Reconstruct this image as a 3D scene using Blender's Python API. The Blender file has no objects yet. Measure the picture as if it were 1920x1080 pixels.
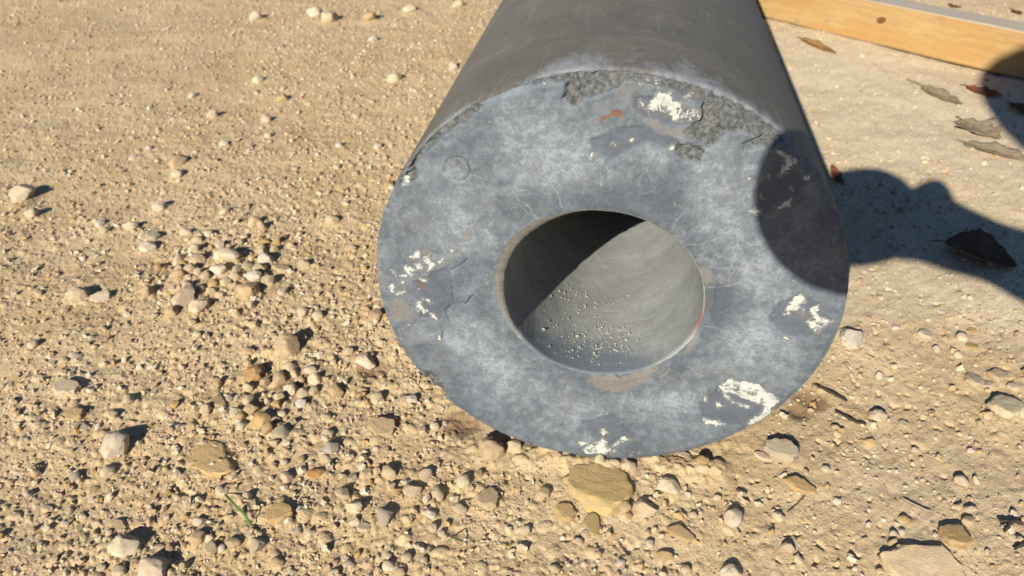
import bpy, bmesh, math, random
import numpy as np
from mathutils import Vector, Matrix, noise as mnoise
sc = bpy.context.scene
col = sc.collection
rng = np.random.default_rng(7)
random.seed(7)
R = 0.15            # outer radius of the cylinder, metres
CAM=[0.01782, -0.39705, 0.44053]
RT=[0.987242, 0.150382, -0.052323]
UP=[-0.044485, 0.576031, 0.816216]
FW=[-0.152884, 0.803476, -0.575372]
FPX=1424.856
LIGHT=[0.26346, 0.83736, -0.47899]
RB=0.06406
CIRC=[-0.0859, 0.0906]
STONES=[
[-0.7687, 0.3725, 0.0272, 0.0344, 0.0168, "c", "a", "pale angular rock with a long dark shadow, high on the left side of the gravel"],
[-0.7218, 0.3279, 0.0167, 0.017, 0.0103, "c", "r", "small rounded cream pebble just below and right of the high pale angular rock"],
[-0.6026, 0.4743, 0.0206, 0.0296, 0.0128, "t", "a", "medium angular tan stone well above the white lone oval pebble"],
[-0.5877, 0.4413, 0.0179, 0.0162, 0.0101, "c", "r", "small rounded cream pebble well above the white lone oval pebble"],
[-0.5633, 0.3533, 0.0172, 0.0163, 0.0101, "c", "a", "medium angular cream stone above the white lone oval pebble"],
[-0.5252, 0.262, 0.0201, 0.0168, 0.0104, "w", "r", "white oval pebble lying alone left of the stone heap"],
[-0.5346, 0.2875, 0.0174, 0.0147, 0.0056, "g", "f", "medium flat grey chip just above the white lone oval pebble"],
[-0.574, 0.3073, 0.0192, 0.0155, 0.0096, "p", "a", "medium angular dusty tan stone above and left of the white lone oval pebble"],
[-0.618, 0.3121, 0.0103, 0.0124, 0.0064, "w", "r", "tiny rounded white pebble above and left of the white lone oval pebble"],
[-0.602, 0.2959, 0.0114, 0.0112, 0.007, "p", "r", "small rounded dusty tan pebble left of the white lone oval pebble"],
[-0.5446, 0.1626, 0.0233, 0.0198, 0.0123, "p", "a", "wedge shaped tan stone with a paler pebble touching its right end"],
[-0.5199, 0.1631, 0.0199, 0.0147, 0.0056, "c", "f", "flat cream pebble touching the wedge shaped tan stone"],
[-0.4181, 0.2447, 0.0328, 0.02, 0.0124, "c", "a", "slanting pale slab on top of the stone heap"],
[-0.4265, 0.1642, 0.0228, 0.0279, 0.0141, "p", "a", "bulky dusty stone at the lower left foot of the stone heap"],
[-0.4036, 0.1539, 0.0171, 0.0233, 0.0106, "c", "a", "pale pointed stone leaning on the bulky dusty stone"],
[-0.3643, 0.1792, 0.0239, 0.0198, 0.0123, "t", "r", "rounded tan cobble with an ochre flank, right foot of the stone heap"],
[-0.3695, 0.2075, 0.0179, 0.0152, 0.0094, "w", "r", "smooth white oval pebble in front of the stone heap"],
[-0.3731, 0.2418, 0.0197, 0.0159, 0.0099, "w", "a", "white hooked stone on the right shoulder of the stone heap"],
[-0.4153, 0.216, 0.0228, 0.0157, 0.0097, "c", "a", "cream stone with a shaded right half in the middle of the heap"],
[-0.3486, 0.2288, 0.0148, 0.0123, 0.0047, "t", "f", "medium flat tan chip right of the stone heap"],
[-0.4561, 0.2066, 0.0159, 0.0136, 0.0084, "t", "r", "medium rounded tan pebble below and right of the white lone oval pebble"],
[-0.4492, 0.236, 0.0211, 0.0171, 0.0106, "p", "r", "medium rounded dusty tan pebble left of the stone heap"],
[-0.4673, 0.2584, 0.0168, 0.0155, 0.0096, "c", "a", "medium angular cream stone above and left of the stone heap"],
[-0.3308, 0.1861, 0.0098, 0.0131, 0.0061, "c", "a", "small angular cream stone above the tan pyramid stone"],
[-0.3711, 0.2233, 0.0159, 0.0155, 0.0096, "p", "r", "medium rounded dusty tan pebble right of the stone heap"],
[-0.4073, 0.19, 0.0122, 0.0123, 0.0076, "o", "r", "small rounded ochre pebble just below and left of the stone heap"],
[-0.3957, 0.1957, 0.0111, 0.0123, 0.0069, "p", "r", "small rounded dusty tan pebble just below the stone heap"],
[-0.3942, 0.2165, 0.0114, 0.017, 0.007, "p", "a", "small angular dusty tan stone just right of the stone heap"],
[-0.3875, 0.2272, 0.0115, 0.0157, 0.0071, "p", "r", "small rounded dusty tan pebble just right of the stone heap"],
[-0.4733, 0.2383, 0.0118, 0.0177, 0.0073, "c", "r", "small rounded cream pebble right of the white lone oval pebble"],
[-0.467, 0.2935, 0.0124, 0.0113, 0.007, "c", "r", "small rounded cream pebble above and left of the stone heap"],
[-0.4968, 0.2963, 0.015, 0.0115, 0.0071, "c", "r", "small rounded cream pebble well above and right of the wedge shaped tan stone"],
[-0.3518, 0.201, 0.0144, 0.0149, 0.0089, "p", "a", "medium angular dusty tan stone right of the stone heap"],
[-0.4729, 0.279, 0.0135, 0.0112, 0.0069, "p", "r", "small rounded dusty tan pebble above and left of the stone heap"],
[-0.2898, 0.0991, 0.0255, 0.0236, 0.0146, "t", "a", "tan pyramid shaped stone between the brown stone and the cylinder"],
[-0.3069, 0.066, 0.018, 0.0225, 0.0112, "b", "a", "orange brown stone standing out among pale gravel"],
[-0.2123, 0.0937, 0.0211, 0.015, 0.0093, "c", "a", "cream tan pebble with a ridge close to the cylinder's left edge"],
[-0.2789, 0.15, 0.0119, 0.0103, 0.0064, "c", "r", "small rounded cream pebble above and right of the tan pyramid stone"],
[-0.2951, 0.1536, 0.0125, 0.0135, 0.0078, "p", "a", "small angular dusty tan stone above and right of the tan pyramid stone"],
[-0.2225, 0.1545, 0.0139, 0.0155, 0.0086, "t", "a", "medium angular tan stone well above and left of the cylinder's lower left rim"],
[-0.326, 0.0943, 0.0123, 0.0102, 0.0063, "t", "r", "small rounded tan pebble just above the orange brown stone"],
[-0.2768, 0.0759, 0.0124, 0.0118, 0.0073, "p", "r", "medium rounded dusty tan pebble just below the tan pyramid stone"],
[-0.2576, 0.0744, 0.0123, 0.0085, 0.0053, "c", "r", "medium rounded cream pebble below and right of the tan pyramid stone"],
[-0.2412, 0.0869, 0.0067, 0.0059, 0.0037, "c", "r", "tiny rounded cream pebble right of the tan pyramid stone"],
[-0.2321, 0.1031, 0.0097, 0.0088, 0.0054, "p", "r", "small rounded dusty tan pebble right of the tan pyramid stone"],
[-0.3859, 0.1122, 0.0092, 0.0072, 0.0045, "c", "r", "small rounded cream pebble above and left of the orange brown stone"],
[-0.4273, 0.1422, 0.0132, 0.0129, 0.008, "t", "r", "small rounded tan pebble well below and left of the stone heap"],
[-0.3916, 0.281, 0.0133, 0.0108, 0.0067, "o", "r", "small rounded ochre pebble above and right of the stone heap"],
[-0.3301, 0.3331, 0.0176, 0.0161, 0.01, "p", "r", "medium rounded dusty tan pebble well below and left of the cylinder's upper left rim"],
[-0.4731, 0.3483, 0.0111, 0.0148, 0.0069, "c", "r", "small rounded cream pebble above the stone heap"],
[-0.3857, -0.028, 0.0275, 0.024, 0.0149, "c", "a", "biggest cream rock with flat facets, lying alone at lower left"],
[-0.4011, 0.0214, 0.0106, 0.0121, 0.0065, "c", "a", "small split pale stone above the biggest cream rock"],
[-0.4889, 0.0726, 0.0065, 0.009, 0.004, "w", "r", "tiny rounded white pebble above the half buried tan hump"],
[-0.493, 0.0656, 0.0094, 0.0084, 0.0052, "p", "r", "small rounded dusty tan pebble above the half buried tan hump"],
[-0.4656, 0.0298, 0.0216, 0.0179, 0.0068, "p", "f", "half buried tan hump between two scatters of grit"],
[-0.303, -0.0293, 0.0495, 0.0264, 0.01, "o", "f", "wide flat ochre slab sunk in the ground, right of the biggest cream rock"],
[-0.3053, 0.0364, 0.0137, 0.0092, 0.0035, "o", "f", "medium flat ochre stone below and left of the orange brown stone"],
[-0.4251, -0.0118, 0.015, 0.0081, 0.0031, "c", "f", "medium flat cream stone above and left of the biggest cream rock"],
[-0.4393, 0.001, 0.0172, 0.0131, 0.005, "o", "f", "medium flat ochre stone below the half buried tan hump"],
[-0.4055, 0.0027, 0.0117, 0.0087, 0.0054, "p", "a", "medium angular dusty tan stone above the biggest cream rock"],
[-0.5376, 0.0818, 0.0107, 0.0107, 0.0066, "c", "r", "small rounded cream pebble above and left of the half buried tan hump"],
[-0.3022, 0.0163, 0.0102, 0.0093, 0.0058, "c", "a", "small angular cream stone left of the yellowish angular stone"],
[-0.3233, 0.0291, 0.0146, 0.0127, 0.0048, "t", "f", "medium flat tan stone below and left of the orange brown stone"],
[-0.3155, 0.0341, 0.0073, 0.0082, 0.0045, "g", "r", "tiny rounded grey pebble below and left of the orange brown stone"],
[-0.3757, -0.0518, 0.0108, 0.0115, 0.0067, "c", "r", "pale egg shaped pebble just below the biggest cream rock"],
[-0.322, -0.1155, 0.0216, 0.0165, 0.0103, "c", "a", "long cream rock with a slanting top in the lower left gravel"],
[-0.2921, -0.1293, 0.0246, 0.0165, 0.0102, "c", "a", "cream rock with a pointed left end beside a rounded pebble, lowest on the left"],
[-0.3155, -0.1339, 0.0123, 0.0083, 0.0052, "p", "r", "medium rounded dusty tan pebble below the long slanting cream rock"],
[-0.3293, -0.1324, 0.0062, 0.0061, 0.0038, "c", "r", "small rounded cream pebble below and left of the long slanting cream rock"],
[-0.4252, -0.0794, 0.0069, 0.0068, 0.0042, "w", "a", "small angular white stone well below and left of the biggest cream rock"],
[-0.379, -0.1011, 0.0074, 0.0059, 0.0037, "c", "r", "small rounded cream pebble left of the long slanting cream rock"],
[-0.2738, -0.1027, 0.0113, 0.0109, 0.0068, "t", "a", "medium angular tan stone below and left of the green grass blade"],
[-0.2593, -0.1099, 0.0089, 0.0091, 0.0055, "p", "a", "small angular dusty tan stone below and left of the green grass blade"],
[-0.2525, -0.109, 0.0055, 0.0057, 0.0034, "w", "r", "tiny rounded white pebble below and left of the green grass blade"],
[-0.2796, -0.0893, 0.01, 0.008, 0.005, "c", "a", "medium angular cream stone left of the green grass blade"],
[-0.275, -0.0606, 0.008, 0.007, 0.0027, "c", "f", "small flat cream chip above and left of the green grass blade"],
[-0.3383, -0.0979, 0.0139, 0.0083, 0.0031, "t", "f", "medium flat tan stone just above the long slanting cream rock"],
[-0.2966, -0.0737, 0.0063, 0.0075, 0.0039, "c", "r", "tiny rounded cream pebble below the wide ochre slab"],
[-0.2909, -0.0748, 0.0047, 0.0066, 0.0029, "c", "r", "tiny rounded cream pebble left of the green grass blade"],
[-0.2731, -0.1244, 0.0065, 0.0067, 0.004, "p", "a", "small angular dusty tan stone right of the cream rock with a pointed end"],
[-0.2285, -0.1044, 0.01, 0.0143, 0.0062, "c", "a", "pale teardrop stone touching the lower end of the green grass blade"],
[-0.2234, -0.0765, 0.0192, 0.0157, 0.006, "o", "f", "ochre lump to the right of the green grass blade"],
[-0.2745, 0.0097, 0.0184, 0.0153, 0.0095, "o", "a", "yellowish angular stone below the orange brown stone"],
[-0.2526, -0.0016, 0.0125, 0.0139, 0.0077, "g", "r", "grey egg shaped pebble beside the yellowish angular stone"],
[-0.262, 0.0198, 0.0089, 0.0068, 0.0042, "c", "r", "small rounded cream pebble just right of the yellowish angular stone"],
[-0.1905, 0.0488, 0.0135, 0.0118, 0.0073, "c", "a", "pale split pebble with a small dark shadow near the cylinder's lower left rim"],
[-0.208, -0.0111, 0.0126, 0.0124, 0.0077, "g", "a", "grey white nugget with a rough dark side in the middle gravel"],
[-0.2167, 0.0044, 0.0099, 0.0083, 0.0051, "p", "r", "small rounded dusty tan pebble just above the grey white nugget"],
[-0.1744, 0.0152, 0.0224, 0.0173, 0.0066, "t", "f", "smooth brown flat stone flush with the dirt left of the cylinder"],
[-0.2115, -0.036, 0.0154, 0.0072, 0.0045, "b", "a", "thin reddish brown chip below the grey white nugget"],
[-0.1847, -0.052, 0.0142, 0.0098, 0.0061, "p", "a", "rough tan pebble touching a pale block, lower centre gravel"],
[-0.1713, -0.0637, 0.0131, 0.0111, 0.0069, "c", "a", "pale block shaped stone next to the rough tan pebble"],
[-0.1458, -0.0712, 0.0118, 0.0169, 0.0073, "g", "a", "tall grey stone with a bright lower facet, right of the pale block"],
[-0.1594, -0.0793, 0.0094, 0.0075, 0.0028, "c", "f", "small flat cream chip just below and right of the pale block stone"],
[-0.1619, -0.108, 0.005, 0.0054, 0.0031, "g", "r", "tiny rounded grey pebble below the pale block stone"],
[-0.1322, -0.1085, 0.01, 0.0074, 0.0046, "c", "r", "cream oval pebble near the bottom with its shadow to the right"],
[-0.1224, -0.1011, 0.0079, 0.0075, 0.0047, "p", "r", "small rounded dusty tan pebble below and right of the tall grey stone"],
[-0.1241, -0.1123, 0.0078, 0.0056, 0.0035, "p", "r", "small rounded dusty tan pebble below the tall grey stone"],
[-0.1104, -0.1015, 0.005, 0.005, 0.0031, "c", "r", "tiny rounded cream pebble below and right of the tall grey stone"],
[-0.1137, -0.0453, 0.0101, 0.0152, 0.0063, "p", "a", "upright pale grey stone between two round pebbles below the cylinder's left"],
[-0.1156, -0.0637, 0.0091, 0.0077, 0.0048, "w", "r", "round white pebble with grey stone attached behind it"],
[-0.1109, -0.0753, 0.0075, 0.0067, 0.0042, "c", "a", "small angular cream stone below the upright pale grey stone"],
[-0.1036, -0.0784, 0.0052, 0.0048, 0.003, "c", "r", "tiny rounded cream pebble below the upright pale grey stone"],
[-0.0975, -0.0328, 0.0111, 0.0105, 0.0065, "c", "r", "round cream pebble nearest the big tan stone at the cylinder's rim"],
[-0.095, -0.0563, 0.0103, 0.0081, 0.005, "p", "r", "medium rounded dusty tan pebble below and right of the upright pale grey stone"],
[-0.1329, -0.0459, 0.0141, 0.0112, 0.007, "p", "a", "medium angular dusty tan stone left of the upright pale grey stone"],
[-0.1272, -0.03, 0.0112, 0.0111, 0.0069, "p", "a", "medium angular dusty tan stone just above and left of the upright pale grey stone"],
[-0.1587, 0.0486, 0.0108, 0.0097, 0.006, "w", "a", "small whitish nugget near the cylinder's lower left rim"],
[-0.1403, 0.0157, 0.0068, 0.0081, 0.0042, "c", "a", "tiny angular cream stone below the cylinder's lower left rim"],
[-0.1325, 0.0216, 0.0086, 0.0068, 0.0042, "c", "r", "small rounded cream pebble below and right of the cylinder's lower left rim"],
[-0.25, 0.0335, 0.009, 0.0093, 0.0056, "w", "r", "small rounded white pebble above and right of the yellowish angular stone"],
[-0.2534, 0.0458, 0.0114, 0.0106, 0.0066, "p", "r", "small rounded dusty tan pebble below the tan pyramid stone"],
[-0.2104, -0.113, 0.0098, 0.0081, 0.005, "t", "r", "medium rounded tan pebble below and right of the green grass blade"],
[-0.2775, -0.06, 0.0088, 0.0068, 0.0042, "c", "r", "small rounded cream pebble above and left of the green grass blade"],
[-0.2463, -0.1038, 0.0111, 0.0069, 0.0043, "t", "r", "medium rounded tan pebble below the green grass blade"],
[-0.1557, -0.0292, 0.0137, 0.0109, 0.0067, "p", "a", "medium angular dusty tan stone above the tall grey stone"],
[-0.3017, 0.0175, 0.0107, 0.0099, 0.0061, "c", "a", "small angular cream stone below and left of the orange brown stone"],
[-0.2255, 0.0222, 0.0106, 0.0067, 0.0041, "p", "r", "small rounded dusty tan pebble above the grey white nugget"],
[-0.1805, -0.0175, 0.0058, 0.0048, 0.003, "c", "r", "tiny rounded cream pebble right of the grey white nugget"],
[-0.2088, -0.0211, 0.0075, 0.0052, 0.0032, "c", "r", "small rounded cream pebble just below and left of the grey white nugget"],
[-0.2403, -0.028, 0.0058, 0.0061, 0.0036, "c", "r", "tiny rounded cream pebble below and right of the yellowish angular stone"],
[-0.2054, -0.087, 0.006, 0.0062, 0.0037, "g", "a", "tiny angular grey stone right of the green grass blade"],
[-0.0813, -0.0008, 0.0222, 0.0205, 0.0127, "t", "a", "large tan stone half hidden against the cylinder's lower left rim"],
[-0.0657, 0.0061, 0.0124, 0.0095, 0.0059, "c", "r", "small tan stone wedged between the large tan stone and the cylinder"],
[0.0019, -0.0279, 0.0403, 0.0362, 0.0137, "o", "f", "biggest ochre slab sunk in the dirt in front of the cylinder"],
[0.0514, -0.0235, 0.0177, 0.0125, 0.0078, "c", "a", "cream stone with a dark notch shadow, front right of the cylinder"],
[0.0353, -0.0447, 0.0157, 0.0121, 0.0075, "p", "a", "broad dusty stone touching a brownish pebble below the ochre slab"],
[0.0216, -0.0448, 0.009, 0.0091, 0.0056, "t", "r", "small rounded tan pebble just left of the broad dusty stone"],
[0.0243, -0.0507, 0.0052, 0.0052, 0.0032, "o", "r", "tiny rounded ochre pebble just below and left of the broad dusty stone"],
[0.0948, -0.0456, 0.0125, 0.0141, 0.0078, "c", "r", "cream oval pebble capped by a black crescent shadow"],
[0.0482, -0.0796, 0.0117, 0.0063, 0.0039, "o", "a", "small bright ochre chip near the bottom, right of centre"],
[-0.076, -0.047, 0.0146, 0.0187, 0.0056, "t", "f", "medium flat tan stone right of the upright pale grey stone"],
[-0.0199, -0.0522, 0.0143, 0.0132, 0.005, "o", "f", "medium flat ochre stone below and left of the biggest ochre slab"],
[-0.0006, -0.0609, 0.0118, 0.016, 0.0045, "o", "f", "medium flat ochre stone below the biggest ochre slab"],
[-0.0041, -0.0685, 0.0066, 0.0062, 0.0038, "p", "r", "small rounded dusty tan pebble below the biggest ochre slab"],
[-0.0088, -0.0743, 0.0058, 0.005, 0.0031, "p", "r", "tiny rounded dusty tan pebble below the biggest ochre slab"],
[0.0201, -0.0883, 0.0063, 0.0055, 0.0034, "w", "r", "small rounded white pebble below and left of the broad dusty stone"],
[0.09, -0.0884, 0.0145, 0.0102, 0.0063, "c", "r", "rounded cream stone cut off by the bottom edge of the picture"],
[0.0618, -0.0881, 0.0069, 0.0062, 0.0038, "c", "r", "small rounded cream pebble well below and left of the crescent capped oval pebble"],
[-0.0445, -0.0697, 0.0063, 0.0085, 0.0039, "c", "a", "small angular cream stone well below and left of the biggest ochre slab"],
[0.0594, -0.0612, 0.0181, 0.0095, 0.0036, "o", "f", "medium flat ochre stone below and right of the broad dusty stone"],
[-0.0226, -0.0985, 0.0084, 0.0069, 0.0043, "p", "a", "small angular dusty tan stone well below and left of the biggest ochre slab"],
[0.0231, -0.0056, 0.0107, 0.009, 0.0056, "c", "r", "medium rounded cream pebble above and right of the biggest ochre slab"],
[0.002, -0.0034, 0.008, 0.0083, 0.005, "c", "r", "small rounded cream pebble just above the biggest ochre slab"],
[0.0116, -0.0037, 0.0096, 0.0058, 0.0036, "c", "r", "small rounded cream pebble just above and right of the biggest ochre slab"],
[0.0682, -0.0453, 0.0063, 0.0049, 0.003, "c", "r", "small rounded cream pebble left of the crescent capped oval pebble"],
[0.0767, 0.0016, 0.0095, 0.0074, 0.0046, "o", "r", "small rounded ochre pebble above and left of the crescent capped oval pebble"],
[0.0641, 0.01, 0.008, 0.0055, 0.0021, "c", "f", "small flat cream chip above and right of the broad dusty stone"],
[0.0718, 0.0149, 0.0081, 0.0042, 0.0016, "c", "f", "small flat cream chip well above and left of the crescent capped oval pebble"],
[0.0384, -0.0709, 0.0065, 0.0057, 0.0035, "c", "a", "small angular cream stone below the broad dusty stone"],
[-0.0361, -0.0369, 0.0085, 0.0078, 0.0049, "t", "a", "small angular tan stone left of the biggest ochre slab"],
[-0.0377, 0.0051, 0.0099, 0.0059, 0.0037, "c", "a", "small angular cream stone above and left of the biggest ochre slab"],
[0.1351, 0.0205, 0.0224, 0.0168, 0.0064, "g", "f", "broad grey flat stone with a black shadow rim, right of the cylinder's base"],
[0.1209, 0.0145, 0.0104, 0.0065, 0.0025, "c", "f", "medium flat cream chip just left of the broad grey flat stone"],
[0.214, 0.0664, 0.0134, 0.0114, 0.0071, "c", "r", "lone cream pebble with a black cap of shadow on the smooth right dirt"],
[0.1431, -0.0114, 0.0214, 0.0113, 0.0043, "o", "f", "two lobed ochre chip on the smooth dirt right of the cylinder"],
[0.3126, 0.0845, 0.0259, 0.0236, 0.009, "c", "f", "round cream stone half sunk in the dirt at far right"],
[0.3235, 0.0797, 0.0124, 0.0112, 0.007, "c", "r", "medium rounded cream pebble just below and right of the round sunk cream stone"],
[0.2117, -0.0702, 0.0423, 0.029, 0.011, "p", "f", "largest buried slab of tan stone, low on the right"],
[0.2566, 0.0056, 0.0099, 0.0106, 0.0061, "c", "a", "cream chip with a dark notch behind it on the right dirt"],
[0.2097, -0.0328, 0.0087, 0.0053, 0.0033, "o", "r", "small rounded ochre pebble above and left of the largest buried slab"],
[0.1994, -0.0461, 0.0064, 0.0051, 0.0032, "c", "r", "small rounded cream pebble above and left of the largest buried slab"],
[0.2047, -0.0436, 0.0043, 0.0044, 0.0027, "w", "r", "tiny rounded white pebble above and left of the largest buried slab"],
[0.1647, 0.0063, 0.007, 0.0053, 0.0033, "c", "r", "small rounded cream pebble below and right of the broad grey flat stone"],
[0.2368, -0.0451, 0.0169, 0.0162, 0.0062, "o", "f", "medium flat ochre stone above and right of the largest buried slab"],
[0.2336, 0.0346, 0.0056, 0.0047, 0.0029, "c", "r", "tiny rounded cream pebble below and right of the lone black capped pebble"],
[0.2258, -0.0434, 0.0039, 0.0044, 0.0024, "w", "r", "tiny rounded white pebble above and right of the largest buried slab"],
[0.2744, 0.0389, 0.0071, 0.0043, 0.0027, "c", "r", "small rounded cream pebble below and left of the round sunk cream stone"],
[0.212, 0.1588, 0.0188, 0.0282, 0.0117, "w", "a", "white tooth shaped stone standing against the cylinder's right rim"],
[0.2811, 0.1536, 0.0074, 0.0096, 0.0046, "w", "a", "tiny angular white stone well right of the white tooth shaped stone"],
[0.3072, 0.1722, 0.0103, 0.0094, 0.0058, "c", "r", "small rounded cream pebble well below the dark curled leaf"],
[0.2768, 0.1729, 0.0113, 0.0095, 0.0036, "c", "f", "small flat cream chip well right of the white tooth shaped stone"],
[0.2545, 0.1795, 0.0076, 0.0056, 0.0035, "w", "r", "tiny rounded white pebble right of the white tooth shaped stone"],
[0.2978, 0.148, 0.0091, 0.0074, 0.0046, "c", "r", "small rounded cream pebble above and left of the round sunk cream stone"],
[0.3121, 0.1627, 0.0102, 0.0068, 0.0026, "o", "f", "small flat ochre chip above and left of the round sunk cream stone"],
[0.3325, 0.233, 0.005, 0.0055, 0.0031, "w", "r", "tiny rounded white pebble below the dark curled leaf"],
[0.2991, 0.1171, 0.014, 0.0148, 0.0053, "p", "f", "medium flat dusty tan stone above and left of the round sunk cream stone"],
[0.321, 0.1257, 0.015, 0.0128, 0.0049, "p", "f", "medium flat dusty tan stone above the round sunk cream stone"],
[0.3283, 0.1129, 0.0086, 0.0074, 0.0028, "c", "f", "small flat cream chip just above and right of the round sunk cream stone"],
[0.3101, 0.1134, 0.0087, 0.0062, 0.0024, "c", "f", "small flat cream chip above and left of the round sunk cream stone"],
[0.2319, 0.0608, 0.0074, 0.0061, 0.0023, "c", "f", "small flat cream chip right of the lone black capped pebble"],
[-0.8065, 1.1773, 0.03, 0.0323, 0.0186, "c", "r", "medium rounded cream pebble well above and left of the cylinder's upper left rim"],
[-0.6721, 1.1826, 0.032, 0.0356, 0.0198, "c", "a", "medium angular cream stone well left of the cylinder's shell"],
[-0.6263, 1.1425, 0.0335, 0.0343, 0.0207, "p", "r", "medium rounded dusty tan pebble well left of the cylinder's shell"],
[-0.5377, 1.1454, 0.0266, 0.0301, 0.0165, "t", "r", "small rounded tan pebble well left of the cylinder's shell"],
[-0.3893, 0.8057, 0.0216, 0.0305, 0.0134, "c", "a", "small angular cream stone well left of the cylinder's shell"],
[-0.4935, 1.0211, 0.0145, 0.0204, 0.009, "w", "r", "tiny rounded white pebble well left of the cylinder's shell"],
[-0.4693, 1.2109, 0.025, 0.0351, 0.0155, "c", "r", "small rounded cream pebble well above and left of the cylinder's shell"],
[-0.3709, 1.2413, 0.0229, 0.0314, 0.0142, "c", "r", "small rounded cream pebble above the cylinder's shell"],
[-0.7196, 0.7299, 0.0116, 0.0155, 0.0072, "w", "r", "tiny rounded white pebble well above the white lone oval pebble"],
[-0.6391, 0.6463, 0.0167, 0.0178, 0.0104, "c", "r", "small rounded cream pebble well above and right of the white lone oval pebble"],
[-0.6312, 0.7988, 0.0184, 0.0204, 0.0114, "c", "a", "small angular cream stone well above and left of the cylinder's upper left rim"],
[-0.3001, 0.8621, 0.0166, 0.0229, 0.0103, "c", "a", "small angular cream stone just below and left of the cylinder's shell"],
[-0.3949, 0.5408, 0.0105, 0.0127, 0.0065, "w", "r", "tiny rounded white pebble above and left of the cylinder's upper left rim"],
[-0.3374, 0.5395, 0.0104, 0.0125, 0.0065, "c", "r", "tiny rounded cream pebble above and left of the cylinder's upper left rim"],
[-0.6792, 0.5256, 0.01, 0.0115, 0.0062, "w", "r", "tiny rounded white pebble well right of the high pale angular rock"],
[-0.5672, 0.5379, 0.0123, 0.0134, 0.0076, "w", "r", "tiny rounded white pebble well above the stone heap"],
[-0.685, 0.4944, 0.0091, 0.0133, 0.0056, "w", "r", "tiny rounded white pebble well above and left of the stone heap"],
[-0.5149, 0.572, 0.0109, 0.0114, 0.0068, "c", "r", "tiny rounded cream pebble well left of the cylinder's upper left rim"],
[-0.543, 0.6306, 0.0164, 0.0158, 0.0098, "p", "r", "small rounded dusty tan pebble well above and left of the cylinder's upper left rim"],
[-0.5524, 0.7156, 0.0191, 0.0159, 0.0099, "t", "r", "small rounded tan pebble well above and left of the cylinder's upper left rim"],
[-0.2827, 0.4193, 0.0094, 0.0106, 0.0058, "w", "r", "tiny rounded white pebble just below and left of the cylinder's upper left rim"],
[-0.2888, 0.4283, 0.0108, 0.0126, 0.0067, "o", "r", "tiny rounded ochre pebble just below and left of the cylinder's upper left rim"]]
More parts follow.
